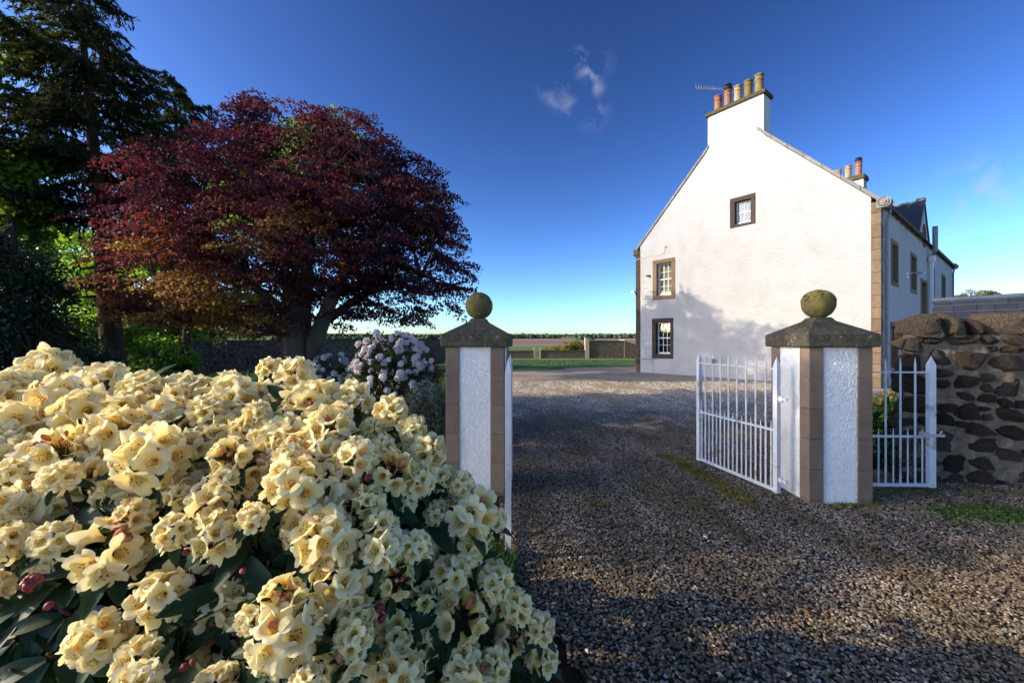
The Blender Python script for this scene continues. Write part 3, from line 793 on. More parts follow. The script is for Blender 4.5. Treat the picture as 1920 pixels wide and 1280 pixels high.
g2 = gw((1223.7, 1266.0, gz(1245, 561.5), gz(1245, 485.5)), (1231.2, 1258.8, gz(1245, 553.5), gz(1245, 493)))
g3 = gw((1222.5, 1262.6, gz(1243, 672), gz(1243, 596.5)), (1230.0, 1256.6, gz(1243, 663.5), gz(1243, 604.5)))
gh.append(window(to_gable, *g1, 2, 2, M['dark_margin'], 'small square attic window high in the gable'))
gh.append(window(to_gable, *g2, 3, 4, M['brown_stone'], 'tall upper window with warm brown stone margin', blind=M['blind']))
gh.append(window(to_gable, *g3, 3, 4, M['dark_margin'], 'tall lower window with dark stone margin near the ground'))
outline = [(0.24, 0), (GW - .24, 0), (GW - .24, EAVE + SL * .24 - .02), (GW / 2, RIDGE - .02), (.24, EAVE + SL * .24 - .02)]
wall_with_holes('gable_wall', outline, gh, to_gable, .5, M['harl'], house)
# quoins up both gable corners
zq = 0
for side in (0, 1):
    zq = 0; k = 0
    while zq < EAVE - .05:
        hq = random.uniform(.34, .46); z1 = min(zq + hq, EAVE + .04)
        mb = MB()
        if side: mb.box(GW - .24, GW + .02, -.02, .30 if k % 2 else .20, zq + .004, z1 - .004)
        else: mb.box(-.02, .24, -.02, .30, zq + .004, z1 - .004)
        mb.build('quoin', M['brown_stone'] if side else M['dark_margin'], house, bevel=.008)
        zq = z1; k += 1
# drive side wall
sh = []
def sw(po, pyt, pyb, pin=None):
    a0, a1 = st(po[0]), st(po[1]); pm = (po[0] + po[1]) / 2
    z0, z1 = sz_(pm, pyb), sz_(pm, pyt); m_ = min(.17, (a1 - a0) * .2)
    return (a0, a1, z0, z1), (a0 + m_, a1 - m_, z0 + .16, z1 - .16)
for po, t_, b_, lab in (((1670.6, 1684), 451, 536.5, 'first upper window from the near corner'), ((1707, 1718.5), 475, 550, 'second upper window from the near corner'),
                        ((1669.5, 1684), 604, 690, 'ground floor window beside the downpipe'), ((1745.5, 1752), 501, 565, 'upper window beyond the white flue'),
                        ((1765.3, 1772.6), 514.5, 566, 'upper window nearest the far end'), ((1726, 1738), 524, 640, 'tall stair window under the dormer')):
    o, i = sw(po, t_, b_)
    sh.append(window(to_side, o, i, 2, 4, M['brown_stone'], lab, depth=.17))
oc, orad = (st(1731.8), sz_(1733.2, 443.5)), .52
outline = [(0.30, 0), (HLEN - .3, 0), (HLEN - .3, EAVE), (st(1731.8) + 1.45, EAVE), (st(1731.8), EAVE + 1.75), (st(1731.8) - 1.45, EAVE), (.30, EAVE)]
wall_with_holes('side_wall', outline, sh, to_side, .5, M['harl'], house)
# the oval light in the gablet
def oval(r0, r1, d0, d1, name, m, sx=.62, parent=None):
    mb = MB(); n = 28; v = []
    for d in (d0, d1):
        for r in (r0, r1):
            for k in range(n):
                t = 2 * PI * k / n
                v.append(to_side(oc[0] + r * sx * math.sin(t), d, oc[1] + r * math.cos(t)))
    f = []
    for k in range(n):
        k2 = (k + 1) % n
        f += [(k, k2, n + k2, n + k), (n + k, n + k2, 3 * n + k2, 3 * n + k), (2 * n + k, 3 * n + k, 3 * n + k2, 2 * n + k2), (k, 2 * n + k, 2 * n + k2, k2)]
    mb.add(v, f); return mb.build(name, m, parent or house)
ow = oval(orad - .16, orad, -.05, .02, 'window', M['brown_stone']); ow['label'] = 'oval window with stone rim in the dormer gablet'
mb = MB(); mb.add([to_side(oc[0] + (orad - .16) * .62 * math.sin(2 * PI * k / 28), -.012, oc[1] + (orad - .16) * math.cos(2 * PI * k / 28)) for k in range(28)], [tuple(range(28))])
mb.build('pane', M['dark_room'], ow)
# other two walls, roof
mb = MB(); mb.box(0, .4, .5, HLEN - .5, 0, EAVE); mb.build('rear_wall', M['harl'], house)
mb = MB(); mb.add([(.0, HLEN, 0), (GW, HLEN, 0), (GW, HLEN, EAVE), (GW / 2, HLEN, RIDGE), (0, HLEN, EAVE), (.0, HLEN - .3, 0), (GW, HLEN - .3, 0), (GW, HLEN - .3, EAVE), (GW / 2, HLEN - .3, RIDGE), (0, HLEN - .3, EAVE)],
                  [(0, 4, 3, 2, 1), (5, 6, 7, 8, 9), (0, 1, 6, 5), (1, 2, 7, 6), (2, 3, 8, 7), (3, 4, 9, 8), (4, 0, 5, 9)])
mb.build('far_gable_wall', M['harl'], house)
mb = MB(); ncourse = 26; sl = math.hypot(GW / 2, RIDGE - EAVE) + .25
for sgn in (0, 1):
    for c in range(ncourse):
        t0, t1 = c / ncourse, (c + 1.15) / ncourse
        y = .28
        while y < HLEN - .28:
            y1 = min(y + random.uniform(.55, 1.1), HLEN - .28)
            def pt(t, yy, up):
                xx = -.18 + (GW / 2 + .18) * t; zz = EAVE + SL * (xx) + up
                return (xx if not sgn else GW - xx, yy, zz)
            q = [pt(t0, y + .004, .10), pt(t0, y1 - .004, .10), pt(min(t1, 1), y1 - .004, .065), pt(min(t1, 1), y + .004, .065)]
            q2 = [(a, b, c_ - .02) for a, b, c_ in q]
            mb.add(q + q2, [(0, 1, 2, 3), (7, 6, 5, 4), (0, 4, 5, 1), (1, 5, 6, 2), (2, 6, 7, 3), (3, 7, 4, 0)])
            y = y1
mb.add([(-.15, .29, EAVE - .1), (GW / 2, .29, RIDGE + .02), (GW + .15, .29, EAVE - .1), (-.15, HLEN - .29, EAVE - .1), (GW / 2, HLEN - .29, RIDGE + .02), (GW + .15, HLEN - .29, EAVE - .1)],
       [(0, 1, 4, 3), (1, 2, 5, 4)])
roof = mb.build('roof', M['slate'], house)
# skew stones along both gables' edges
def skew_run(y0, y1):
    for sgn in (0, 1):
        nst = 7
        tmax = (GW / 2 - .95) / (GW / 2)
        for c in range(nst):
            ta, tb = tmax * c / nst, tmax * (c + 1) / nst
            mb = MB()
            def q(t, up): xx = -.04 + (GW / 2 + .04) * t; return (xx if not sgn else GW - xx, EAVE + SL * xx + up)
            a, b = q(ta, .0), q(tb, .0); dxx, dzz = (b[0] - a[0]), (b[1] - a[1]); ln = math.hypot(dxx, dzz); g = .006 / ln
            a = (a[0] + dxx * g, a[1] + dzz * g); b = (b[0] - dxx * g, b[1] - dzz * g); h = .16
            v = [(a[0], y0, a[1]), (b[0], y0, b[1]), (b[0], y1, b[1]), (a[0], y1, a[1]), (a[0], y0, a[1] + h), (b[0], y0, b[1] + h), (b[0], y1, b[1] + h), (a[0], y1, a[1] + h)]
            mb.add(v, [(0, 3, 2, 1), (4, 5, 6, 7), (0, 1, 5, 4), (1, 2, 6, 5), (2, 3, 7, 6), (3, 0, 4, 7)])
            mb.build('skew_stone', M['skew'], house, bevel=.012)
skew_run(-.05, .30); skew_run(HLEN - .30, HLEN + .05)
# scrolled skewputts at the drive side eaves
def scroll(cx, cy, cz, r, name='skewputt'):
    mb = MB()
    n = 28
    for (ra, d0, d1) in ((r, -.0, .34), (r * .66, -.04, .0), (r * .34, -.075, -.04)):
        v = [(cx + ra * math.cos(2 * PI * k / n), cy + d, cz + ra * math.sin(2 * PI * k / n)) for d in (d0, d1) for k in range(n)]
        mb.add(v, [tuple(range(n)), tuple(range(n, 2 * n))[::-1]] + [(k, n + k, n + (k + 1) % n, (k + 1) % n) for k in range(n)])
    mb.box(cx - r * 1.1, cx + r * .25, cy, cy + .32, cz - r * 1.0, cz + r * .95)
    return mb.build(name, M['skew'], house)
scroll(GW + .10, -.06, EAVE - .02, .175); scroll(GW + .10, HLEN - .28, EAVE - .02, .175)
mb = MB(); mb.box(-.16, .16, -.06, .26, EAVE - .22, EAVE + .10); mb.build('skewputt', M['chim_cap'], house, bevel=.03)
# chimneys
def pot(parent, x, y, z, h, r, m, cowl=None, loc_tilt=0):
    mb = MB()
    mb.lathe([(r * 1.08, 0), (r * 1.05, h * .06), (r * .92, h * .12), (r * .86, h * .70), (r * 1.0, h * .72), (r * 1.0, h * .78), (r * .84, h * .80), (r * .84, h * .92), (r * 1.02, h * .94), (r * 1.02, h), (r * .7, h), (r * .7, h * .9)], 20, (x, y, z))
    p = mb.build('chimney_pot', m, parent, smooth=False)
    return p
def cowl(parent, x, y, z, r):
    mb = MB()
    mb.lathe([(r * .75, 0), (r * .75, .16), (r * 1.15, .17), (r * 1.15, .2)], 16, (x, y, z))
    for k in range(12):
        t = 2 * PI * k / 12
        mb.tube([(x + r * math.cos(t), y + r * math.sin(t), z + .05), (x + r * 1.12 * math.cos(t), y + r * 1.12 * math.sin(t), z + .2), (x + .6 * r * math.cos(t), y + .6 * r * math.sin(t), z + .30), (x, y, z + .34)], .014, 5)
    mb.lathe([(r * 1.05, .27), (r * .9, .33), (.01, .36)], 16, (x, y, z))
    return mb.build('cowl', M['iron'], parent)
cx0, cx1, ct = gs(1327.3), gs(1432), 11.36
ch = MB(); ch.add([(cx0, -.004, EAVE + SL * cx0 - .25), (cx1, -.004, EAVE + SL * (GW - cx1) - .25), (cx1, .66, EAVE + SL * (GW - cx1) - .6), (cx0, .66, EAVE + SL * cx0 - .6), (cx0, -.004, ct), (cx1, -.004, ct), (cx1, .66, ct), (cx0, .66, ct)],
                  [(0, 1, 5, 4), (1, 2, 6, 5), (2, 3, 7, 6), (3, 0, 4, 7), (4, 5, 6, 7)])
ch1 = ch.build('chimney', M['harl_grey'], house); ch1['label'] = 'broad chimney on the near gable with five pots'
mb = MB(); mb.box(cx0 - .09, cx1 + .09, -.10, .75, ct, ct + .16); mb.build('chimney_cope', M['chim_cap'], ch1, bevel=.03)
for k, (px, h, r, mm) in enumerate(((1343, .74, .165, 'pot_red'), (1362.5, .78, .155, 'pot_red'), (1381.5, .78, .165, 'pot_buff'), (1401, .80, .165, 'pot_mossy'), (1420, .84, .175, 'pot_mossy'))):
    s = cx0 + (cx1 - cx0) * (.13 + .185 * k)
    pot(ch1, s, .33, ct + .16, h, r, M[mm])
    if k == 1: cowl(ch1, s, .33, ct + .16 + h - .04, .15)
# television aerial strapped to the chimney
ae = MB(); ax = cx0 + .42; ay = .80
ae.tube([(ax, ay, ct - .6), (ax, ay, ct + 1.45)], .024, 6)
b0, b1 = Vector((ax + .05, ay, ct + 1.30)), Vector((ax - 1.0, ay - .75, ct + 1.62))
ae.tube([b0, b1], .018, 6)
cr_ = Vector((b1 - b0)).cross(Vector((0, 0, 1))).normalized()
for k in range(11):
    c = b0.lerp(b1, .08 + k * .09); L_ = .30 - .010 * k
    for sg in (-1, 1): ae.tube([c, c + cr_ * sg * L_ + Vector((0, 0, .26 if sg > 0 else -.2))], .011, 4)
ae.build('aerial', M['alu'], house)
# far chimney
fy0, fx0, fx1, fct = 15.0, 3.55, 5.95, 11.66
mb = MB(); mb.box(fx0, fx1, fy0, fy0 + .8, 9.0, fct); ch2 = mb.build('chimney', M['harl'], house); ch2['label'] = 'smaller looking chimney farther back behind the roof edge'
mb = MB(); mb.box(fx0 - .09, fx1 + .09, fy0 - .1, fy0 + .9, fct, fct + .3); mb.build('chimney_cope', M['chim_cap'], ch2, bevel=.04)
for k, (h, mm, cw) in enumerate(((.75, 'pot_red', 1), (.75, 'pot_buff', 0), (.86, 'pot_buff', 0), (.92, 'pot_red', 1))):
    x = fx1 - .32 - .52 * (3 - k)
    pot(ch2, x, fy0 + .4, fct + .3, h, .19, M[mm])
    if cw: cowl(ch2, x, fy0 + .4, fct + .3 + h - .05, .16)
# dormer roof over the gablet
dt = st(1731.8); mb = MB(); za = EAVE + 1.80; hw = 1.55
back = 1.85 / SL + .15
v = []
for d in (-.05, back):
    v += [to_side(dt - hw, d if d < 0 else .10, EAVE - .06), to_side(dt, d if d < 0 else back + .3, za), to_side(dt + hw, d if d < 0 else .10, EAVE - .06)]
v2 = [p + Vector((0, 0, .07)) for p in v]
mb.add(v + v2, [(0, 3, 4, 1), (1, 4, 5, 2), (6, 7, 10, 9), (7, 8, 11, 10), (0, 1, 7, 6), (1, 2, 8, 7), (0, 6, 9, 3), (2, 5, 11, 8)])
dm = mb.build('dormer', M['slate'], house)
mb = MB(); q = to_side(dt, -.07, za + .02); q2 = to_side(dt, back, za + .02)
mb.tube([q, q2], .075, 8); mb.build('ridge_cap', M['skew'], dm)
mb = MB(); q = to_side(dt, -.04, za + .02); mb.box(q.x - .28, q.x + .03, q.y - .14, q.y + .14, q.z - .02, q.z + .14); mb.build('apex_stone', M['skew'], dm, bevel=.03)
# gutters, downpipes, flue, lamp, small fittings
def gutter(y0, y1):
    mb = MB(); n = 8; v = []
    for y in (y0, y1):
        for r in (.075, .06):
            for k in range(n + 1):
                t = PI + PI * k / n; v.append((GW + .13 + r * math.cos(t), y, EAVE - .03 + r * math.sin(t)))
    m_ = n + 1; f = []
    for k in range(n): f += [(k, k + 1, 2 * m_ + k + 1, 2 * m_ + k), (m_ + k, 3 * m_ + k, 3 * m_ + k + 1, m_ + k + 1)]
    f += [(0, 2 * m_, 3 * m_, m_), (n, m_ + n, 3 * m_ + n, 2 * m_ + n)]
    mb.add(v, f)
    y = y0 + .3
    while y < y1: mb.box(GW - .0, GW + .2, y, y + .03, EAVE - .12, EAVE - .095); y += .9
    return mb.build('gutter', M['chim_cap'], house)
gutter(.36, dt - 1.5); gutter(dt + 1.5, HLEN - .4)
mb = MB(); mb.box(GW, GW + .05, .34, HLEN - .34, EAVE - .02, EAVE + .06); mb.build('eaves_course', M['brown_stone'], house)
def downpipe(pts, r, m, name='downpipe'):
    mb = MB(); mb.tube(pts, r, 10)
    for z in (1.0, 2.6, 4.2):
        zz = [p for p in pts if abs(p[2] - z) < 9]
        mb.lathe([(r * 1.25, 0), (r * 1.25, .06)], 10, (pts[-1][0], pts[-1][1], z))
    return mb.build(name, m, house, smooth=False)
downpipe([(GW + .13, .62, EAVE - .1), (GW + .13, .60, EAVE - .25), (GW + .07, .50, EAVE - .55), (GW + .07, .50, .05)], .045, M['grey_pipe'])
downpipe([(GW + .13, HLEN - .5, EAVE - .1), (GW + .09, HLEN - .6, EAVE - .5), (GW + .09, HLEN - .6, .05)], .05, M['grey_pipe'])
downpipe([(-.06, .12, EAVE - .15), (-.06, .12, .05)], .045, M['iron'])
ft = st(1739.5)
downpipe([(GW + .12, ft, EAVE - .75), (GW + .10, ft, 2.4), (GW + .1, ft, .05)], .085, M['white_pipe'], 'soil_pipe')
mb = MB(); mb.box(GW + .02, GW + .24, ft - .16, ft + .16, EAVE - .85, EAVE - .55); mb.build('pipe_hopper', M['white_pipe'], house, bevel=.03)
fx = st(1741)
mb = MB(); mb.tube([(GW + .02, ft + .1, EAVE - .65), (GW + .16, fx - .05, EAVE - .5), (GW + .22, fx, EAVE - .3), (GW + .22, fx, EAVE + .85)], .10, 12)
mb.build('flue', M['grey_pipe'], house, smooth=False)
lt = st(1699); lz = sz_(1699, 517)
mb = MB(); mb.box(GW - .01, GW + .05, lt - .05, lt + .05, lz - .08, lz + .1)
mb.tube([(GW + .03, lt, lz), (GW + .2, lt + .05, lz + .10), (GW + .34, lt + .1, lz + .10)], .025, 8)
mb.lathe([(.05, 0), (.12, -.03), (.13, -.08), (.0, -.1)], 12, (GW + .38, lt + .1, lz + .13))
mb.build('wall_lamp', M['alu'], house)
mb = MB(); a = gs(1219); z = gz(1219, 516); mb.box(a - .17, a + .0, -.12, -.002, z - .05, z + .02); mb.build('alarm_box', M['iron'], house, bevel=.01)
mb = MB(); z = gz(1195, 547); mb.box(-.22, -.02, -.16, -.03, z - .06, z + .05); mb.box(-.1, .0, -.12, -.02, z - .12, z - .05); mb.build('floodlight', M['alu'], house, bevel=.01)
mb = MB(); z = gz(1197, 485)
mb.tube([(.0, -.02, z - .05), (gs(1215), -.015, gz(1215, 480)), (gs(1236), -.015, gz(1236, 478.5)), (gs(1246), -.015, gz(1246, 474)), (gs(1247.5), -.015, gz(1247, 463))], .012, 5)
mb.lathe([(.04, 0), (.045, .05), (.01, .07)], 8, (gs(1247.5), -.03, gz(1247, 464)))
mb.build('cable', M['white_pipe'], house)
mb = MB(); mb.tube([(.0, -.02, gz(1196, 671)), (gs(1205), -.016, gz(1205, 673)), (gs(1229), -.016, gz(1229, 672.5))], .018, 5)
mb.tube([(gs(1224), -.014, gz(1224, 673)), (gs(1224.5), -.014, .05)], .01, 5)
mb.build('cable', M['grey_pipe'], house)

# ------------------------------------------------------------------ gate pillars
PW, QW, PH = .595, .138, 1.495
def harl_panel(mb, origin, du, n_, w, h):
    """pebble dashed sheet, really rough: grid displaced along its normal"""
    nu, nv = int(w / .0065), int(h / .0065)
    hz = rng.normal(0, 1, (nv + 1, nu + 1))
    hz = np.clip(hz + .5 * np.roll(hz, 1, 0) + .35 * np.roll(hz, 1, 1), -1.6, 2.4) * .0017
    v = [];
    for j in range(nv + 1):
        for i in range(nu + 1):
            p = origin + du * (w * i / nu) + Vector((0, 0, h * j / nv)) + n_ * hz[j, i]; v.append(p)
    f = [(j * (nu + 1) + i, j * (nu + 1) + i + 1, (j + 1) * (nu + 1) + i + 1, (j + 1) * (nu + 1) + i) for j in range(nv) for i in range(nu)]
    mb.add(v, f)
def pillar(label, corner, rz, ball_moss):
    """corner: front left corner on the ground, local x along the front, y back"""
    t = thing('gate_pillar', label, 'gate pillar', (corner[0], corner[1], 0), rz, 'stone gate pillars')
    c = .012; mb = MB(); mb.box(c + .006, PW - c - .006, c + .006, PW - c - .006, -.1, PH)
    w = PW - 2 * QW
    harl_panel(mb, Vector((QW, c, 0)), Vector((1, 0, 0)), Vector((0, -1, 0)), w, PH)
    harl_panel(mb, Vector((c, PW - QW, 0)), Vector((0, -1, 0)), Vector((-1, 0, 0)), w, PH)
    harl_panel(mb, Vector((PW - c, QW, 0)), Vector((0, 1, 0)), Vector((1, 0, 0)), w, PH)
    harl_panel(mb, Vector((PW - QW, PW - c, 0)), Vector((-1, 0, 0)), Vector((0, 1, 0)), w, PH)
    mb.build('shaft', M['dash'], t, smooth=False)
    hq = PH / 5.1; first = None
    for i, (x, y) in enumerate(((0, 0), (PW - QW, 0), (0, PW - QW), (PW - QW, PW - QW))):
        z = -.12
        for k in range(6):
            z1 = PH - (5 - k) * hq * 1.0
            if k == 5: z1 = PH
            mb = MB(); mb.box(x, x + QW, y, y + QW, z + .0015, z1 - .0015); mb.build('quoin', M['pillar_stone'], t, bevel=.004)
            z = z1
    o_ = .045; z0, z1, z2 = PH, PH + .125, PH + .30
    nn = 14; hw = PW / 2 + o_; mb = MB(); v = []
    mb.box(-o_, PW + o_, -o_, PW + o_, z0, z1)
    cap = mb.build('cap', M['cap_stone'], t, bevel=.012)
    mb = MB(); hw2 = hw - .004; cx = PW / 2
    ring = lambda h_, z: [(cx - h_, cx - h_, z), (cx + h_, cx - h_, z), (cx + h_, cx + h_, z), (cx - h_, cx + h_, z)]
    v = ring(hw2, z1 - .002) + ring(hw2 * .62, z1 + (z2 - z1) * .42) + ring(hw2 * .3, z1 + (z2 - z1) * .78) + ring(.075, z2)
    f = [(12, 13, 14, 15)]
    for a in range(3):
        for k in range(4): f.append((a * 4 + k, a * 4 + (k + 1) % 4, a * 4 + 4 + (k + 1) % 4, a * 4 + 4 + k))
    mb.add(v, f); mb.build('cap_slope', M['cap_stone'], cap)
    r = .148; bm = bmesh.new(); bmesh.ops.create_icosphere(bm, subdivisions=5, radius=r)
    for vv in bm.verts:
        d = vv.co.normalized(); k = 1 + .012 * mnoise.noise(d * 9) + .02 * mnoise.noise(d * 3)
        if ball_moss and d.z > .05:                         # lumpy moss over the upper half
            k += min(1, (d.z - .05) * 4) * (.035 * mnoise.noise(d * 5.5 + Vector((3, 1, 2))) + .014 * mnoise.noise(d * 17) - .02 * max(0, d.z - .6))
        vv.co = d * r * k
    me = bpy.data.meshes.new('ball'); bm.to_mesh(me); bm.free(); me.materials.append(M['ball_stone'])
    me.polygons.foreach_set('use_smooth', [True] * len(me.polygons))
    link('ball', me, t, (cx, cx, z2 + r * .93))
    if ball_moss:
        n = 700; d = norm(rnd(n)); d[:, 2] = .15 + .6 * rng.random(n) + .05 * np.sin(np.arctan2(d[:, 1], d[:, 0]) * 5)
        xy = norm(d[:, :2]) * np.sqrt(np.maximum(1 - d[:, 2:3] ** 2, .01)); d = np.hstack([xy, d[:, 2:3]])
        P = d * r * (1.0 + .03 * rng.random((n, 1))); v_, f_ = leaf_quads(P, rnd(n) + d * .6, d + rnd(n, .5), np.full(n, .016), np.full(n, .010))
        np_mesh('moss', v_, f_, M['ball_stone'], t, loc=(cx, cx, z2 + r * .93))
    return t
RPC = Vector((2.833, 3.89)); RPA = R(-1.5)
LPA = R(-4.0)
lp_fr = Vector((GX(945, 4.10), 4.10)); LPC = lp_fr - Vector((math.cos(LPA), math.sin(LPA))) * PW
pillar('right hand gate pillar with a mossy squashed stone ball on its cap', RPC, RPA, True)
pillar('gate pillar with a smooth round stone ball, standing behind the yellow rhododendron', LPC, LPA, False)

# ------------------------------------------------------------------ white iron gates
def gate(label, p0, p1, stile0, stile1, bars, heights, latch=None, catw='gate', z0=.055, hinge=True):
    """iron gate from p0 (hinge) to p1; local x along the leaf"""
    p0, p1 = Vector(p0), Vector(p1); d = p1 - p0; L = d.length
    t = thing('iron_gate', label, catw, (p0.x, p0.y, 0), math.atan2(d.y, d.x), 'white iron spike topped gates')
    zb, zm, zt, zs = z0, heights[0], heights[1], heights[2]
    def stile(x, w, top):
        mb = MB(); hw = w / 2; tk = .022
        mb.box(x - hw, x + hw, -tk, tk, zb - .02, top - .13)
        n0 = len(mb.v); q = [(x - hw, -tk, top - .13), (x + hw, -tk, top - .13), (x + hw, tk, top - .13), (x - hw, tk, top - .13)]
        q += [(x - hw * 1.0, -tk, top - .10), (x + hw * 1.0, -tk, top - .10), (x + hw * 1.0, tk, top - .10), (x - hw * 1.0, tk, top - .10), (x, 0, top)]
        mb.add(q, [(0, 1, 5, 4), (1, 2, 6, 5), (2, 3, 7, 6), (3, 0, 4, 7), (4, 5, 8), (5, 6, 8), (6, 7, 8), (7, 4, 8)])
        return mb.build('stile', M['white_paint'], t, bevel=0)
    stile(.03, stile0, zs); stile(L - .03, stile1, zs + .01)
    for z, hh, nm in ((zb, .016, 'rail'), (zm, .011, 'rail'), (zt, .008, 'rail')):
        mb = MB(); mb.box(.03, L - .03, -.014, .014, z - hh, z + hh); mb.build(nm, M['white_paint'], t, bevel=.003)
    def barmesh(top, r):
        mb = MB(); mb.tube([(0, 0, zb + .01), (0, 0, top - .075), (0, 0, top - .07), (0, 0, top)], [r, r, r * .95, .0015], 8)
        return mb
    tall = barmesh(zs - .01, .0095).build('bar', M['white_paint'], t, smooth=False, loc=(bars[0][0], 0, 0)); short = None
    for x, kind in bars[1:]:
        if kind: copy_obj(tall, t, loc=(x, 0, 0))
        elif short is None: short = barmesh(zm + .085, .0075).build('bar', M['white_paint'], t, loc=(x, 0, 0))
        else: copy_obj(short, t, loc=(x, 0, 0))
    if hinge:
        for z in (zb + .12, zs - .42):
            mb = MB(); mb.lathe([(.018, -.03), (.018, .03)], 10, (-.02, 0, z)); mb.box(-.09, .01, -.01, .01, z - .012, z + .012); mb.build('hinge', M['white_paint'], t)
    if latch:
        x, z, w = latch
        mb = MB(); mb.box(x - w / 2, x + w / 2, -.038, -.016, z - .014, z + .014); mb.box(x - w / 2 + .02, x - w / 2 + .05, -.048, .03, z - .03, z + .03)
        mb.tube([(x + w * .2, -.04, z), (x + w * .32, -.045, z + .05)], .008, 6)
        mb.build('latch', M['rust'] if w < .2 else M['old_wood'], t)
    return t
# right leaf, swung in
hd, fd = 4.07, 5.25
A = Vector((GX(1463, hd) - .01, hd)); B = Vector((GX(1308, fd), fd)); L = (B - A).length
bars = []
for k in range(8): bars.append((.03 + (L - .06) * (.115 + k * .112), 1))
for k in range(9): bars.append((.03 + (L - .06) * (.058 + k * .112), 0))
gate('white iron gate leaf hung on the mossy ball pillar, swung open before the house', A, B, .05, .05, bars, (.655, 1.275, 1.40), latch=(L - .17, 1.305, .28))
# left leaf, swung out towards the eye, seen edge on
nd = 2.87
A = Vector((GX(957, 4.55), 4.55)); B = Vector((GX(952.5, nd), nd)); L = (B - A).length
bars = [(.03 + (L - .06) * (.10 + k * .112), 1) for k in range(8)] + [(.03 + (L - .06) * (.045 + k * .112), 0) for k in range(9)]
gate('white iron gate leaf seen edge on, its foot beside the rhododendron flowers', A, B, .05, .055, bars, (.655, 1.275, 1.42))
# small side gate
sd = 4.25
A = Vector((GX(1570, sd + .02), sd + .03)); B = Vector((GX(1751, sd), sd)); L = (B - A).length
ux = lambda px: (GX(px, sd) - A.x)
bars = [(ux(px), 1) for px in (1663, 1690, 1717, 1636, 1609)] + [(ux(px), 0) for px in (1650, 1677, 1703.5, 1730, 1623, 1596)]
gate('small white iron side gate between the mossy ball pillar and the rubble wall', A, B, .05, .066, bars, (ZZ(818, sd), ZZ(697.7, sd), 1.395), latch=(ux(1745), ZZ(815, sd), .22), hinge=False)

# ------------------------------------------------------------------ rubble wall on the right
def stone_mesh(seed, sub, power=.6, rough=.10):
    bm = bmesh.new(); bmesh.ops.create_icosphere(bm, subdivisions=sub, radius=1)
    off = Vector((seed * 3.7, seed * 1.9, seed * .7))
    pr_ = random.Random(seed * 7 + sub); planes = []
    for q in range(9):
        n_ = Vector((pr_.gauss(0, 1), pr_.gauss(-.5, 1), pr_.gauss(0, 1))).normalized(); planes.append((n_, pr_.uniform(.72, .95)))
    for v in bm.verts:
        d = v.co.normalized()
        p = Vector([math.copysign(abs(c) ** power, c) for c in d])
        k = 1 + rough * mnoise.noise(d * 2.1 + off) * 2 + rough * .55 * mnoise.noise(d * 5.5 + off) + rough * .3 * mnoise.noise(d * 13 + off)
        p = p * k * .98
        for n_, h_ in planes:                               # broken faces
            t_ = p.dot(n_) - h_
            if t_ > 0: p = p - n_ * t_ * .92
        v.co = p * (1 + .012 * mnoise.noise(d * 21 + off))
    me = bpy.data.meshes.new('stone'); bm.to_mesh(me); bm.free()
    return me
def stone_set(n, sub, m, **k):
    out = []
    for i in range(n):
        me = stone_mesh(i + 1, sub, **k); me.materials.append(m); out.append(me)
    return out
rub = stone_set(14, 4, M['rubble'], rough=.15, power=.52); cop = stone_set(4, 4, M['cope_rubble'], power=.48, rough=.09)
small_rub = stone_set(8, 2, M['rubble'])
wa = Vector((GX(1694, 4.50), 4.50)); wang = R(-5)
rw = thing('rubble_wall', 'tall dark rubble stone wall with boulder coping behind the small side gate', 'stone wall', (wa.x, wa.y, 0), wang)
WL, WH, WT = 5.2, 1.62, .62
mb = MB(); nu, nv = 190, 70; v = []
for j in range(nv + 1):
    for i in range(nu + 1):
        x, z = WL * i / nu, -.1 + (WH + .1) * j / nv
        k = .05 + .03 * mnoise.noise(Vector((x * 6, z * 6, 1))) + .022 * mnoise.noise(Vector((x * 17, z * 17, 4))) + .01 * mnoise.noise(Vector((x * 41, z * 41, 2)))
        v.append((x + .03, k, z))
f = [(j * (nu + 1) + i, j * (nu + 1) + i + 1, (j + 1) * (nu + 1) + i + 1, (j + 1) * (nu + 1) + i) for j in range(nv) for i in range(nu)]
mb.add(v, f)
mb.add([(.03, .06, -.1), (.66, WT, -.1), (WL, WT, -.1), (WL, .05, -.1), (.03, .06, WH), (.66, WT, WH), (WL, WT, WH), (WL, .05, WH)], [(0, 1, 5, 4), (1, 2, 6, 5), (2, 3, 7, 6), (4, 5, 6, 7)])
mb.build('mortar', M['mortar'], rw, smooth=True)
nst = 0
def put_stone(meshes, x0, x1, z0, z1, depth, parent, yoff=.0, thin=.5):
    global nst
    me = random.choice(meshes); o = link('stone', me, parent)
    o.location = ((x0 + x1) / 2, yoff + depth * thin, (z0 + z1) / 2)
    o.scale = ((x1 - x0) / 2, depth / 2, (z1 - z0) / 2); o.rotation_euler = (random.uniform(-.06, .06), random.uniform(-.10, .10), random.choice((0, PI)) + random.uniform(-.06, .06))
    nst += 1; return o
cells = []                                              # irregular packing: a skyline of stones of many sizes
sky_ = [(-.03, WL, -.06)]
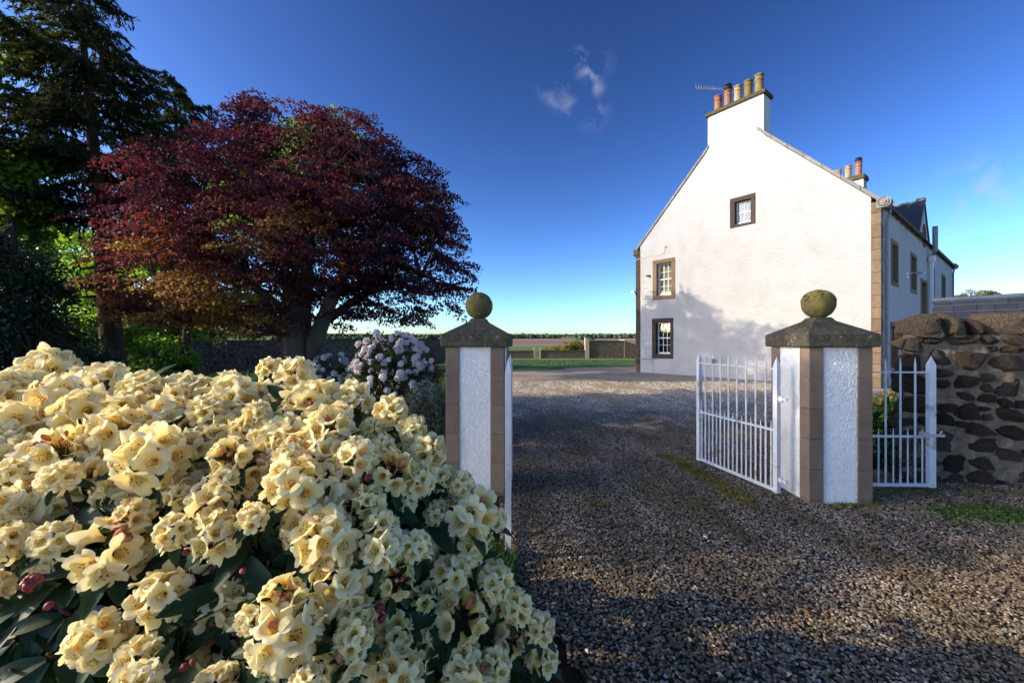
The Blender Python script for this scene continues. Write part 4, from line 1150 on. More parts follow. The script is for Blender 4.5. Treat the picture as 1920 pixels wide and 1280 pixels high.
while True:
    sky_.sort(key=lambda q: (round(q[2], 3), q[0])); x0, x1, zb_ = sky_.pop(0)
    if zb_ > WH - .06: break
    w = min(random.choice((.12, .16, .2, .26, .34, .42)) * random.uniform(.85, 1.15), x1 - x0)
    if x1 - x0 - w < .09: w = x1 - x0
    if w > .5: w = .38
    h = min(max(.08, w * random.uniform(.42, .85)), .27, WH - zb_)
    if WH - zb_ - h < .07: h = WH - zb_
    cells.append((x0, x0 + w, zb_, zb_ + h))
    new = (x0, x0 + w, zb_ + h); rest = (x0 + w, x1, zb_)
    sky_.append(new)
    if rest[1] - rest[0] > .01: sky_.append(rest)
    merged = []                                         # join neighbours that ended level
    for q in sorted(sky_):
        if merged and abs(merged[-1][2] - q[2]) < .035 and abs(merged[-1][1] - q[0]) < .002: merged[-1] = (merged[-1][0], q[1], max(merged[-1][2], q[2]))
        else: merged.append(q)
    sky_ = merged
for x0, x1, z0, z1 in cells:
    if random.random() < .10 and x1 - x0 < .2 and x0 > .1: continue
    g = random.uniform(.0, .010)
    o = put_stone(rub, x0 + g, x1 - g, z0 + g * .8, z1 - g * .8, .22, rw, -.022 + random.uniform(-.025, .03))
    o.rotation_euler.y += random.uniform(-.12, .12)
for (xa, xb, zt, zb, kind) in ((GX(1707, 4.45) - wa.x, GX(1781, 4.45) - wa.x, 1.865, 1.60, 'r'), (GX(1783, 4.4) - wa.x, GX(1844, 4.4) - wa.x, 1.865, 1.60, 'c'), (GX(1852, 4.4) - wa.x, GX(1952, 4.4) - wa.x, 1.88, 1.62, 'c'),
                               (1.50, 1.85, 1.86, 1.60, 'r'), (1.88, 2.3, 1.88, 1.60, 'c'), (2.33, 2.7, 1.85, 1.60, 'r'), (2.73, 3.2, 1.87, 1.60, 'c'), (3.23, 3.7, 1.87, 1.60, 'r'), (3.73, 4.2, 1.87, 1.60, 'r'), (4.25, 4.7, 1.87, 1.60, 'c'), (4.75, 5.2, 1.87, 1.60, 'r')):
    o = put_stone(cop if kind == 'c' else rub, xa, xb, zb - .03, zt, .44 if xa > .3 else .26, rw, -.03); o.rotation_euler = (0, random.uniform(-.04, .04), 0)
    put_stone(rub, xa + (.02 if xa > .3 else .34), xb + (-.02 if xa > .3 else .3), zb, zt - .05, .34, rw, .36)
put_stone(small_rub, GX(1774, 4.45) - wa.x, GX(1790, 4.45) - wa.x, 1.63, 1.80, .2, rw, 0); put_stone(small_rub, GX(1840, 4.4) - wa.x, GX(1855, 4.4) - wa.x, 1.62, 1.80, .2, rw, 0)

# low slated outbuilding behind the wall
ob = thing('outbuilding', 'low outbuilding of which only the slate roof shows above the rubble wall', 'outbuilding', (GX(1750, 9.0), 9.0, 0), math.atan2(GD_.y, GD_.x))
zr = 1.55 + 74 * 9.0 / F
mb = MB(); mb.box(.1, 4.0, -.95, .95, 0, 1.35); mb.build('wall', M['far_wall'], ob)
mb = MB(); slates = []
for sgn in (-1, 1):
    for c in range(8):
        x = 0
        while x < 4.1:
            x1 = min(x + random.uniform(.24, .34), 4.1); t0, t1 = c / 8, (c + 1.2) / 8
            lift = random.uniform(0, .006)
            q = [(x + .004, sgn * 1.1 * (1 - t), 1.3 + (zr - 1.3) * t + u + lift) for t, u in ((t0, .038), (min(t1, 1), .012))]
            q = [q[0], (x1 - .004, q[0][1], q[0][2]), (x1 - .004, q[1][1], q[1][2]), q[1]]
            V_, F_ = q + [(a, b, c_ - .015) for a, b, c_ in q], [(0, 1, 2, 3), (7, 6, 5, 4), (0, 4, 5, 1), (3, 2, 6, 7), (0, 3, 7, 4), (1, 5, 6, 2)]
            if sgn < 0 and c > 0: s1 = MB(); s1.add(V_, F_); slates.append(s1)
            else: mb.add(V_, F_)
            x = x1
for s1 in slates: s1.build('slate', M['slate'], ob)
mb.add([(.02, -1.08, 1.27), (4.08, -1.08, 1.27), (4.08, 0, zr - .02), (.02, 0, zr - .02)], [(0, 1, 2, 3)])
mb.build('roof', M['slate'], ob)
mb = MB(); mb.tube([(-.02, 0, zr + .03), (4.12, 0, zr + .03)], .055, 8); mb.build('ridge_cap', M['lead'], ob)

# ------------------------------------------------------------------ walls of the garden
def plain_wall(name, label, a, b, h, th, stones=0, m='far_wall', z0=-.1, h2=None):
    a, b = Vector(a), Vector(b); d = b - a; L = d.length
    t = thing(name, label, 'stone wall', (a.x, a.y, 0), math.atan2(d.y, d.x))
    h2 = h2 or h; mb = MB(); n = 40
    tops = [h + (h2 - h) * i / n + .03 * mnoise.noise(Vector((i * .7, h, 2))) for i in range(n + 1)]
    v = [(L * i / n, y, z) for i in range(n + 1) for y, z in ((0, z0), (0, tops[i] - .08), (th, tops[i] - .08), (th, z0))]
    f = [(i * 4 + k, (i + 1) * 4 + k, (i + 1) * 4 + k + 1, i * 4 + k + 1) for i in range(n) for k in range(3)] + [(0, 1, 2, 3), (n * 4 + 3, n * 4 + 2, n * 4 + 1, n * 4)]
    mb.add(v, f); mb.build('masonry', M[m], t)
    mb = MB(); v = [(L * i / n, y, z) for i in range(n + 1) for y, z in ((-.04, tops[i] - .08), (-.04, tops[i]), (th + .04, tops[i]), (th + .04, tops[i] - .08))]
    f = [(i * 4 + k, (i + 1) * 4 + k, (i + 1) * 4 + (k + 1) % 4, i * 4 + (k + 1) % 4) for i in range(n) for k in range(4)] + [(0, 1, 2, 3), (n * 4 + 3, n * 4 + 2, n * 4 + 1, n * 4)]
    mb.add(v, f); mb.build('coping', M['cap_stone'], t)
    if stones:
        z = .05; L1 = stones
        while z < h - .12:
            hh = random.uniform(.12, .2); x = random.uniform(0, .1)
            while x < L1:
                w = random.uniform(.16, .38)
                if random.random() > .12: put_stone(small_rub, x + .012, x + w - .015, z + .012, min(z + hh, h - .1), .13, t, -.035 + random.uniform(-.015, .02))
                x += w
            z += hh
    return t
plain_wall('garden_wall', 'shaded rubble garden wall under the copper beech at the left', (-15.6, 19.8), (-3.6, 31.3), 1.62, .5, stones=4.6, h2=1.78)
D36 = 36.0
plain_wall('garden_wall', 'long low far garden wall to the left of the pale gateway', (GX(800, D36), D36), (GX(1001, D36), D36), .74, .4)
plain_wall('garden_wall', 'low far garden wall between the pale gateway and the tall pier', (GX(1014, D36), D36), (GX(1098, D36), D36), .76, .4)
plain_wall('garden_wall', 'taller far garden wall running from the pier to the house corner', (GX(1105, D36), D36 + .05), (GX(1172, D36), D36 + .05), 1.66, .45, h2=1.60)
gt = thing('garden_gate', 'little pale garden gate between two stone posts far across the lawn', 'gate', (GX(1007.5, D36), D36, 0))
for s in (-1, 1):
    mb = MB(); mb.box(s * .25 - .07, s * .25 + .07, -.08, .12, -.05, .86); mb.lathe([(.10, .86), (.10, .9), (.02, .99)], 10, (s * .25, .02, 0)); mb.build('gatepost', M['pale_stone'], gt)
mb = MB()
for k in range(5): x = -.14 + .07 * k; mb.tube([(x, 0, .08), (x, 0, .62 + .10 * math.cos((k - 2) * .7))], .014, 5)
mb.box(-.17, .17, -.01, .01, .15, .19); mb.box(-.17, .17, -.01, .01, .52, .56)
mb.build('gate_leaf', M['pale_stone'], gt)
pr = thing('gate_pier', 'tall stone pier with a small finial at the end of the far garden wall', 'gate pier', (GX(1101, D36), D36, 0))
mb = MB(); mb.box(-.17, .17, -.06, .5, -.05, 1.92); mb.build('shaft', M['pale_stone'], pr)
mb = MB(); mb.box(-.24, .24, -.12, .56, 1.92, 2.0); mb.lathe([(.1, 2.0), (.05, 2.05), (.11, 2.13), (.11, 2.2), (.0, 2.28)], 12, (0, .2, 0)); mb.build('finial', M['cap_stone'], pr)
sd_ = thing('lean_to', 'small stone lean to with sloping roof beside the far garden wall', 'shed', (GX(1170, D36), D36 - .2, 0))
mb = MB(); mb.add([(0, 0, -.05), (2.2, 0, -.05), (2.2, 0, .8), (0, 0, 1.62), (0, 1.6, -.05), (2.2, 1.6, -.05), (2.2, 1.6, .8), (0, 1.6, 1.62)], [(0, 1, 2, 3), (5, 4, 7, 6), (1, 5, 6, 2), (0, 3, 7, 4)])
mb.build('wall', M['far_wall'], sd_)
mb = MB(); mb.add([(-.05, -.12, 1.64), (2.3, -.12, .77), (2.3, 1.7, .77), (-.05, 1.7, 1.64), (-.05, -.12, 1.72), (2.3, -.12, .85), (2.3, 1.7, .85), (-.05, 1.7, 1.72)], [(0, 3, 2, 1), (4, 5, 6, 7), (0, 1, 5, 4), (1, 2, 6, 5), (2, 3, 7, 6), (3, 0, 4, 7)])
mb.build('roof', M['pale_stone'], sd_)

# ------------------------------------------------------------------ trees
def PXL(D, *ls):
    """lobes given in photograph pixels at depth D: (px, py, dD, rx, ry, rdepth)"""
    k = D / F
    return [(tuple(W(px, py, D + dd)), (rx * k, rz, ry * k)) for px, py, dd, rx, ry, rz in ls]
# copper beech
DB = 8.2
bl = PXL(DB, (575, 335, 0, 200, 105, 2.6), (430, 395, .3, 165, 120, 2.6), (705, 395, 0, 150, 115, 2.5), (560, 440, 0, 300, 95, 3.2), (330, 515, -.6, 120, 80, 2.0), (785, 485, .2, 92, 105, 1.9),
         (650, 510, .6, 150, 70, 2.4), (450, 555, -.3, 150, 58, 2.0), (640, 262, 0, 80, 58, 1.3), (452, 250, .2, 48, 52, .9), (790, 390, 0, 62, 78, 1.4), (275, 430, .4, 80, 60, 1.5), (345, 330, .6, 70, 60, 1.3), (720, 300, .2, 70, 42, 1.2), (830, 555, 0, 42, 42, .8), (745, 585, .5, 70, 28, .9), (255, 560, -.5, 40, 40, .7), (480, 600, -.4, 70, 26, 1.0), (360, 570, -.7, 90, 36, 1.4), (660, 570, .3, 70, 40, 1.4), (478, 205, .1, 26, 22, .5), (500, 232, .1, 40, 24, .6), (590, 212, .2, 30, 24, .5), (640, 212, .1, 34, 18, .5), (692, 228, .1, 26, 26, .5), (420, 262, .3, 34, 26, .6), (745, 285, .1, 30, 20, .5), (835, 430, .1, 34, 30, .6), (862, 520, .1, 22, 40, .5))
bl = [(c, (r[0], r[1] * .70, r[2])) for c, r in bl]
def beech_tone(C):
    px = C[:, 0] / C[:, 1] * F + 960; py = 640 - (C[:, 2] - H) / C[:, 1] * F
    low = np.clip((py - 415) / 110, 0, 1) * np.clip((600 - px) / 150, 0, 1)
    mid = np.exp(-((px - 500) / 130) ** 2 - ((py - 420) / 45) ** 2) * .5
    return np.clip(.20 + .55 * low + mid + rng.normal(0, .19, len(C)), 0, 1)
bb = (GX(562, DB), DB, 0)
stem = lambda *q: [((GX(px, DB + dd), DB + dd, ZZ(py, DB + dd)), r) for px, py, dd, r in q]
broadleaf('copper_beech', 'spreading copper beech with dark purple leaves, golden on its lower left side', 'tree', bb, bl, 1100, 122, .39, .024, .059, .043, M['beech_leaf'], M['beech_bark'],
          [stem((562, 752, 0, .36), (560, 700, 0, .28), (555, 640, 0, .22), (548, 560, .1, .17), (520, 460, .2, .11), (470, 350, .3, .06)),
           stem((575, 700, 0, .22), (590, 640, 0, .17), (618, 570, -.1, .13), (660, 480, -.1, .09), (740, 390, 0, .05)),
           stem((566, 650, .1, .16), (572, 560, .2, .13), (580, 430, .2, .09), (590, 300, .2, .04)),
           stem((552, 600, -.1, .12), (480, 540, -.4, .08), (380, 510, -.6, .05), (300, 520, -.6, .03)),
           stem((600, 610, .3, .10), (690, 545, .4, .07), (790, 520, .3, .04))], tone=beech_tone, droop=.35, nlimbs=110, r0=.10, shell=.5)

def spruce(name, label, D, pxb, top_py, foot_r, rows, seed, lean=0.0, cards=15):
    """rows: (py of attachment, reach in px to the left, reach in px to the right)"""
    r_ = np.random.default_rng(seed); base = Vector((GX(pxb, D), D, 0)); topz = ZZ(top_py, D)
    t = thing(name, label, 'tree', base, 0)
    mb = MB(); N = 14
    ax = lambda z: Vector((lean * z / topz, 0, z))
    tz = topz - .03 * D
    mb.tube([ax(tz * i / N - (.1 if i == 0 else 0)) for i in range(N + 1)], [foot_r * (1 - .93 * (i / N) ** .85) * (1.25 if i == 0 else 1) for i in range(N + 1)], 12)
    P, U, Nn, Ls, Ws = [], [], [], [], []
    rows = sorted(rows, key=lambda q: q[0]); pys = [q[0] for q in rows]
    z_lo, z_hi = ZZ(pys[-1], D), topz - .15
    z = z_lo; az = 0
    while z < z_hi:
        py = 640 - (z - H) / D * F
        rl, rr = np.interp(py, pys, [q[1] for q in rows]) * D / F, np.interp(py, pys, [q[2] for q in rows]) * D / F
        for q in range(4):
            az += 2.1 + r_.normal(0, .35)
            ca = math.cos(az); reach = (rl + (rr - rl) * (ca + 1) / 2) * r_.uniform(.72, 1.08)
            d = np.array([ca, math.sin(az), 0.0]); side = np.array([-d[1], d[0], 0])
            o = np.array(ax(z)) + np.array([0, 0, r_.normal(0, .12)])
            n = 9; tt = np.linspace(0, 1, n); droop = reach * r_.uniform(.22, .34)
            path = o + d * (reach * tt)[:, None] + np.array([0, 0, 1.0]) * (reach * .12 * tt - droop * tt ** 2 * 1.15 + droop * .55 * tt ** 4)[:, None] + side * (r_.normal(0, .06) * reach * tt ** 2)[:, None]
            mb.tube([Vector(p) for p in path], [max(.008, .045 * reach / 3 * (1 - x)) for x in tt], 5, cap=False)
            ns = max(6, int(reach * 116 / D))
            for k in range(ns):
                tq = .12 + .88 * (k + r_.random()) / ns
                p0 = np.array([np.interp(tq, tt, path[:, a]) for a in range(3)])
                for sg in (-1, 1):
                    ll = (.30 * reach * (1 - tq) ** .7 + .022 * D * min(1, .25 + reach / (.09 * D))) * r_.uniform(.7, 1.2)
                    dir_ = d * r_.uniform(.35, .8) + side * sg * r_.uniform(.6, 1.0); dir_[2] -= r_.uniform(.1, .45); dir_ /= np.linalg.norm(dir_)
                    m = max(4, int(ll * cards * 23 / D))
                    s = r_.random(m)
                    pp = p0 + dir_ * (ll * s)[:, None] + np.array([0, 0, -.35]) * (ll * s ** 2)[:, None] + r_.normal(0, .018, (m, 3))
                    P.append(pp); U.append(dir_ * .8 + r_.normal(0, .45, (m, 3)) + np.array([0, 0, -.25])); Nn.append(r_.normal(0, .6, (m, 3)) + np.array([0, 0, 1.0]))
                    Ls.append(r_.uniform(.012, .022, m) * D); Ws.append(r_.uniform(.0026, .005, m) * D)
        z += (.029 + r_.random() * .012) * D
    P, U, Nn = np.vstack(P), np.vstack(U), np.vstack(Nn); Ls, Ws = np.concatenate(Ls), np.concatenate(Ws)
    v, f = leaf_quads(P, U, Nn, Ls, Ws)
    np_mesh('crown', v, f, M['spruce_leaf'], t)
    # dead snags low on the stem
    for k in range(7):
        z = z_lo - r_.uniform(-.2, 2.6); a = r_.random() * 6.28; L = r_.uniform(.4, 1.2)
        mb.tube([ax(z), ax(z) + Vector((math.cos(a) * L * .6, math.sin(a) * L * .6, -.1)), ax(z) + Vector((math.cos(a) * L * .8, math.sin(a) * L, .35 * L))], [.035, .025, .008], 6)
    mb.build('trunk', M['bark'], t, smooth=True)
    return t
spruce('spruce_tree', 'tall dark old spruce with drooping branches at the upper left', 9.3, 222, -95, .27,
       [(-95, 20, 20), (-30, 90, 50), (30, 150, 75), (110, 175, 140), (200, 190, 150), (290, 200, 135), (360, 150, 90), (430, 130, 40)], 5, lean=-1.0)
spruce('spruce_tree', 'narrower spruce standing behind, its pointed top right of the old spruce', 21.0, 330, 128, .3,
       [(128, 3, 3), (150, 12, 14), (185, 38, 46), (235, 70, 88), (300, 95, 112), (400, 110, 120), (470, 110, 110)], 9, cards=24)
def lt(name, label, D, lobes, n, k, L, leaf, stems, cat='tree', rad=.5, bark='bark', group=None, **kw):
    b = stems[0][0]; k_ = D / F
    sts = [[((GX(px, D), D, max(ZZ(py, D), 0)), r) for px, py, r in s] for s in stems]
    return broadleaf(name, label, cat, (sts[0][0][0][0], D, 0), PXL(D, *lobes), n, k, rad, .07, L, L * .78, M[leaf], M[bark], sts, group, **kw)
GT = 'green trees at the left of the garden'
lt('broadleaf_tree', 'bright lime green tree glowing behind the trunk of the old spruce', 21, [(255, 545, 0, 110, 95, 2), (150, 560, .6, 90, 85, 2), (300, 610, -1, 80, 60, 1.6), (195, 480, 1, 80, 60, 2)], 310, 56, .17, 'lime_leaf', [[(262, 705, .22), (258, 600, .16), (240, 500, .08)], [(258, 600, .1), (170, 520, .05)]], group=GT, rad=.75)
lt('broadleaf_tree', 'fresh green tree whose leafy boughs enter from the left edge below the spruce', 8.3, [(0, 312, 0, 58, 48, .7), (48, 388, .3, 52, 26, .6), (-70, 300, 0, 80, 70, 1.0), (10, 440, .4, 50, 40, .8)], 260, 56, .095, 'lime_leaf', [[(15, 720, .12), (22, 560, .09), (20, 400, .06), (10, 300, .03)]], group=GT, rad=.36)
lt('holly_tree', 'dark glossy holly filling the lower left behind the yellow flowers', 6.6, [(20, 570, 0, 62, 110, 1.0), (-50, 600, 0, 90, 150, 1.2), (75, 655, .5, 58, 62, 1.0), (5, 470, .2, 40, 50, .8), (140, 685, .3, 50, 34, .7)], 480, 64, .055, 'holly_leaf', [[(40, 760, .10), (30, 600, .07), (25, 420, .03)]], group=GT, rad=.24, jitter=.9)
lt('broadleaf_tree', 'mid green tree seen between the spruce trunk and the garden wall', 24, [(330, 600, 0, 60, 70, 1.6), (390, 590, 2, 60, 55, 1.6), (480, 590, 3, 70, 50, 1.6), (545, 600, 4, 45, 45, 1.6)], 330, 56, .17, 'mid_leaf', [[(318, 700, .2), (322, 620, .14), (335, 560, .06)]], group=GT, rad=.75)
lt('young_tree', 'slim dark stemmed tree standing at the left end of the garden wall', 18.3, [(352, 545, 0, 45, 45, 1)], 40, 50, .13, 'mid_leaf', [[(350, 712, .20), (350, 640, .17), (351, 570, .12), (356, 520, .06)]], group=GT, rad=.5)
lt('broadleaf_tree', 'mid green thicket tree low behind the yellow flowers at the left', 17, [(120, 640, 0, 90, 60, 2), (290, 665, 1, 70, 42, 1.5), (215, 655, 1.5, 60, 50, 1.5), (200, 600, 2, 60, 60, 1.5)], 260, 56, .14, 'lime_leaf', [[(150, 715, .1), (150, 650, .06)], [(282, 712, .08), (284, 660, .05)]], group=GT, rad=.55)
lt('broadleaf_tree', 'yellow green distant trees through the gap under the old spruce', 34, [(120, 470, 0, 70, 60, 3), (40, 520, 0, 80, 80, 3), (330, 480, 0, 60, 70, 3), (60, 430, 0, 60, 45, 3)], 380, 55, .24, 'lime_leaf', [[(120, 680, .25), (120, 560, .2), (118, 460, .1)]], group=GT, rad=1.1)
# trees beyond the left edge and behind the beech, which throw the shade on the drive and the gable
broadleaf('broadleaf_tree', 'large green tree beyond the left edge, a leafy branch tip reaching into the top corner', 'tree', (-13.2, 4.2, 0),
          [((-12.6, 3.0, 6.6), (1.8, 1.6, 1.6)), ((-13.0, 4.4, 7.4), (1.8, 1.4, 1.5)), ((-12.6, 2.4, 7.6), (1.6, 1.1, 1.2)), ((-12.4, 1.7, 6.6), (1.2, .8, 1.0)), ((-11.6, 6.6, 7.6), (.8, .6, .4)), ((-10.9, 7.9, 7.3), (.8, .5, .5))], 300, 66, .5, .07, .11, .086, M['lime_leaf'], M['bark'],
          [[((-13.2, 4.2, 0), .3), ((-13.1, 4.0, 3), .24), ((-13, 3.8, 6), .14), ((-13, 3.6, 8), .06)]], GT)
lt('broadleaf_tree', 'tree standing behind the copper beech, mostly hidden by it', 17.0, [(560, 330, 0, 114, 86, 2.4), (592, 286, 0, 80, 56, 2.0), (490, 370, 0, 80, 74, 2.0), (560, 380, -2.0, 90, 56, 1.3), (600, 296, -2.6, 78, 58, 1.3), (540, 420, -1, 100, 60, 1.6)], 400, 62, .14, 'mid_leaf', [[(552, 700, .26), (552, 560, .2), (556, 450, .12)]], group=GT, rad=.65)
lt('small_tree', 'small yellow green tree in young leaf beyond the far end of the house', 46, [(1825, 556, 0, 36, 15, 2), (1800, 565, 0, 26, 14, 2), (1850, 562, 0, 16, 10, 1.5)], 130, 26, .20, 'yellow_leaf', [[(1822, 662, .2), (1822, 590, .15), (1826, 560, .06)]], rad=.55)
for i, (px, py, rx, ry, dd, lab) in enumerate(((1078, 653, 24, 15, 1.2, 'yellow green shrub against the far stone pier'), (1048, 658, 22, 10, 2.5, 'middle yellow green shrub beyond the low far wall'), (1022, 662, 12, 6, 1.5, 'smallest yellow green shrub right of the pale garden gate'))):
    lt('shrub', lab, D36 + dd, [(px, py, 0, rx, ry, .9)], 110, 40, .13, 'yellow_leaf', [[(px, 672, .06), (px, py + 4, .03)]], cat='shrub', group='yellow green shrubs beyond the low wall', rad=.35)

# ------------------------------------------------------------------ shrubs of the border
def shrub(name, label, cat, c, radii, n, k, rad, L, leaf, wd=.5, bark='twig', **kw):
    t = broadleaf(name, label, cat, (c[0], c[1], 0), [(c, radii)], n, k, rad, .04, L, L * wd, M[leaf], M[bark], [[((c[0], c[1], 0), .035), ((c[0], c[1], c[2] * .6), .025)], [((c[0] + .02, c[1], .05), .03), ((c[0] + radii[0] * .4, c[1], c[2]), .012)]], nlimbs=22, r0=.03, **kw)
    return t
lc = (GX(733, 6.6), 6.6, .86)
lil = shrub('lilac_rhododendron', 'dome shaped rhododendron covered in pale lilac flowers', 'shrub', lc, (.66, .6, .82), 160, 26, .11, .085, 'rhodo_leaf', .36)
def floret_cluster(seed, R_, pet, m):
    r_ = np.random.default_rng(seed); P, U, N, L = [], [], [], []
    for i in range(13):
        z = 1 - (i + .5) / 13 * 1.15; a = i * 2.4; s = math.sqrt(max(0, 1 - z * z)); d = np.array([s * math.cos(a), s * math.sin(a), z])
        t1 = np.cross(d, [0.3, .2, .9]); t1 /= np.linalg.norm(t1); t2 = np.cross(d, t1)
        for p in range(5):
            b = p * 1.2566 + r_.random() * .3; e = t1 * math.cos(b) + t2 * math.sin(b)
            P.append(d * R_ * r_.uniform(.6, 1.25) + e * pet * .5); U.append(e + d * r_.uniform(.1, .7)); N.append(d - e * .3); L.append(pet * r_.uniform(.9, 1.2))
    v, f = leaf_quads(np.array(P), np.array(U), np.array(N), np.array(L), np.array(L) * .8)
    o = np_mesh('flower_truss', v, f, m); me = o.data; bpy.data.objects.remove(o); return me
lm = [floret_cluster(i, .046, .044, M['lilac_petal']) for i in range(7)]
for i in range(300):
    z = 1 - 1.6 * random.random() ** .9; a = random.random() * 2 * PI; s = math.sqrt(max(0, 1 - z * z))
    d = Vector((s * math.cos(a), s * math.sin(a), z)); wob = random.uniform(.86, 1.06)
    if mnoise.noise(d * 3.1) < -.22: continue
    o = link('flower_truss', lm[i % 7], lil, (d.x * .68 * wob, d.y * .62 * wob, .86 + d.z * .84 * wob), d.to_track_quat('Z', 'Y').to_euler()); o.scale = [random.uniform(.5, .95)] * 3
shrub('silver_shrub', 'grey green small leaved shrub at the foot of the smooth ball pillar', 'shrub', (GX(800, 5.6), 5.6, .48), (.31, .3, .52), 200, 46, .10, .026, 'silver_leaf', .55, up=.4, jitter=1.0)
shrub('red_shrub', 'small coppery red leaved shrub behind the lilac rhododendron', 'shrub', (GX(800, 8.2), 8.2, .75), (.28, .3, .75), 60, 34, .12, .05, 'red_leaf')
shrub('green_shrub', 'fresh green leafy plant between the lilac rhododendron and the yellow flowers', 'shrub', (GX(772, 6.0), 6.0, .34), (.28, .25, .4), 60, 36, .12, .06, 'herb_leaf')
ws = shrub('white_shrub', 'dark leaved shrub with white blossom in front of the beech trunks', 'shrub', (GX(622, 7.6), 7.6, .60), (.46, .4, .76), 120, 36, .16, .055, 'holly_leaf')
wm = [floret_cluster(9 + i, .045, .04, M['white_petal']) for i in range(3)]
for i in range(46):
    d = Vector((random.gauss(0, 1), random.gauss(-.5, .8), random.gauss(.4, .8))).normalized()
    o = link('blossom', wm[i % 3], ws, (d.x * .46, d.y * .4, .60 + d.z * .76), d.to_track_quat('Z', 'Y').to_euler()); o.scale = [random.uniform(.7, 1.1)] * 3
tuft_field('border_herbs', 7000, blob(-2.6, 9.0, 1.9, 3.4), .42, .022, 'green grassy leaves and herbs growing along the border by the drive', flop=.45)
tuft_field('border_herbs', 5000, blob(-2.2, 5.2, 1.6, 1.6), .30, .024, 'low green herbs between the yellow flowers and the lilac rhododendron', flop=.5)
tuft_field('border_herbs', 9000, blob(-7.5, 14, 5.5, 4.5), .35, .03, 'rough grass and herbs under the copper beech', flop=.5)
n = 260; a = rng.random(n) * 2 * PI; r = np.sqrt(rng.random(n))
Pf = np.stack([-3.0 + 1.6 * r * np.cos(a), 9.2 + 2.6 * r * np.sin(a), .3 + .16 * rng.random(n)], 1)
v, f = leaf_quads(Pf, rnd(n), rnd(n, .4) + np.array([0, -.5, 1]), np.full(n, .03), np.full(n, .028)); stuff(np_mesh('border_flowers', v, f, M['white_petal']), 'tiny pale flowers scattered through the border herbs')
# plants behind the small side gate
shrub('lady_mantle', 'lime green mound of small leaves seen through the small side gate', 'plant', (GX(1668, 6.3), 6.3, .42), (.24, .25, .34), 70, 40, .10, .04, 'yellow_leaf', .8)
shrub('leafy_plant', 'broad leaved deep green plant below the lime mound behind the side gate', 'plant', (GX(1672, 5.5), 5.5, .34), (.26, .22, .40), 50, 16, .16, .17, 'herb_leaf', .62)
shrub('leafy_plant', 'low dark green plant at the wall foot behind the side gate', 'plant', (GX(1668, 4.9), 4.9, .16), (.22, .14, .22), 40, 16, .10, .09, 'holly_leaf', .6)

# ------------------------------------------------------------------ the yellow rhododendron
bush = thing('rhododendron', 'big rhododendron bush covered in cream yellow flower trusses filling the near left corner', 'flowering shrub', (-.75, 1.45, 0))
BO = np.array([-.75, 1.45, 0])
def flower_data(seed, scale=1.0):
    """one ruffled five lobed funnel flower, mouth towards +Z; returns verts, faces, rad attribute, material index"""
    r_ = np.random.default_rng(seed); n = 40; R_ = .0445 * scale; lobes = 5
    rings = [(.10, -.036), (.22, -.018), (.42, -.004), (.66, .004), (.86, .0065), (1.0, .006)]
    ph = r_.random() * 6.28; lob = 1 + r_.normal(0, .07, lobes); lz = r_.normal(0, .006, lobes); ph2 = r_.random(3) * 6.28
    v, rad = [], []
    for t, z in rings:
        for k in range(n):
            a = 2 * PI * k / n; u = (a / (2 * PI) * lobes + .5) % 1; li = int((a / (2 * PI) * lobes + .5) % lobes)
            notch = 1 - .30 * max(0, t - .42) / .58 * (abs(2 * u - 1) ** 3.2)
            ruff = (math.sin(a * 11 + ph2[0]) * .5 + math.sin(a * 17 + ph2[1]) * .5) * max(0, t - .5) * 2
            rr = R_ * t * notch * (1 + (lob[li] - 1) * t * (1 - abs(2 * u - 1) ** 2)) * (1 + .03 * ruff)
            zz = scale * (z + t * t * (lz[li] * (1 - abs(2 * u - 1)) + .0020 * ruff - .006 * (abs(2 * u - 1) ** 2) + .006 * math.sin(2 * a + ph)))
            v.append((rr * math.cos(a + ph), rr * math.sin(a + ph), zz)); rad.append(t + .03 * ruff)
    f = []
    for i in range(len(rings) - 1):
        for k in range(n): f.append((i * n + k, i * n + (k + 1) % n, (i + 1) * n + (k + 1) % n, (i + 1) * n + k))
    mi = [0] * len(f)
    for s in range(9):                                        # stamens: thin filaments with brown anthers
        a = 2 * PI * s / 9 + r_.random() * .4; d = Vector((math.cos(a), math.sin(a), 0)); e = d.cross(Vector((0, 0, 1)))
        r1 = R_ * r_.uniform(.13, .27); z1 = scale * r_.uniform(.000, .009)
        p0, p1 = d * .002 + Vector((0, 0, -.03 * scale)), d * r1 + Vector((0, 0, z1))
        o = len(v); v += [tuple(p0 - e * .0006), tuple(p0 + e * .0006), tuple(p1 + e * .0006), tuple(p1 - e * .0006)]; rad += [.5] * 4; f.append((o, o + 1, o + 2, o + 3)); mi.append(0)
        o = len(v); w, h = .0017 * scale, .0028 * scale
        v += [tuple(p1 + d * h), tuple(p1 + e * w), tuple(p1 - d * h), tuple(p1 - e * w), tuple(p1 + Vector((0, 0, w * 1.3))), tuple(p1 - Vector((0, 0, w)))]; rad += [0] * 6
        for q in ((0, 1, 4, 4), (1, 2, 4, 4), (2, 3, 4, 4), (3, 0, 4, 4), (1, 0, 5, 5), (0, 3, 5, 5)): f.append(tuple(o + x for x in q)); mi.append(1)
    return np.array(v), f, np.array(rad), mi
def mesh_from(name, v, f, rad, mi, mats, smooth=True):
    me = bpy.data.meshes.new(name)
    me.from_pydata([tuple(p) for p in v], [], [tuple(dict.fromkeys(q)) for q in f])
    for q in mats: me.materials.append(q)
    me.polygons.foreach_set('material_index', mi)
    if smooth: me.polygons.foreach_set('use_smooth', [True] * len(f))
    a = me.attributes.new('rad', 'FLOAT', 'POINT'); a.data.foreach_set('value', np.asarray(rad, np.float32)); me.update()
    return me
PM = [M['petal'], M['anther'], M['bud_orange'], M['twig']]
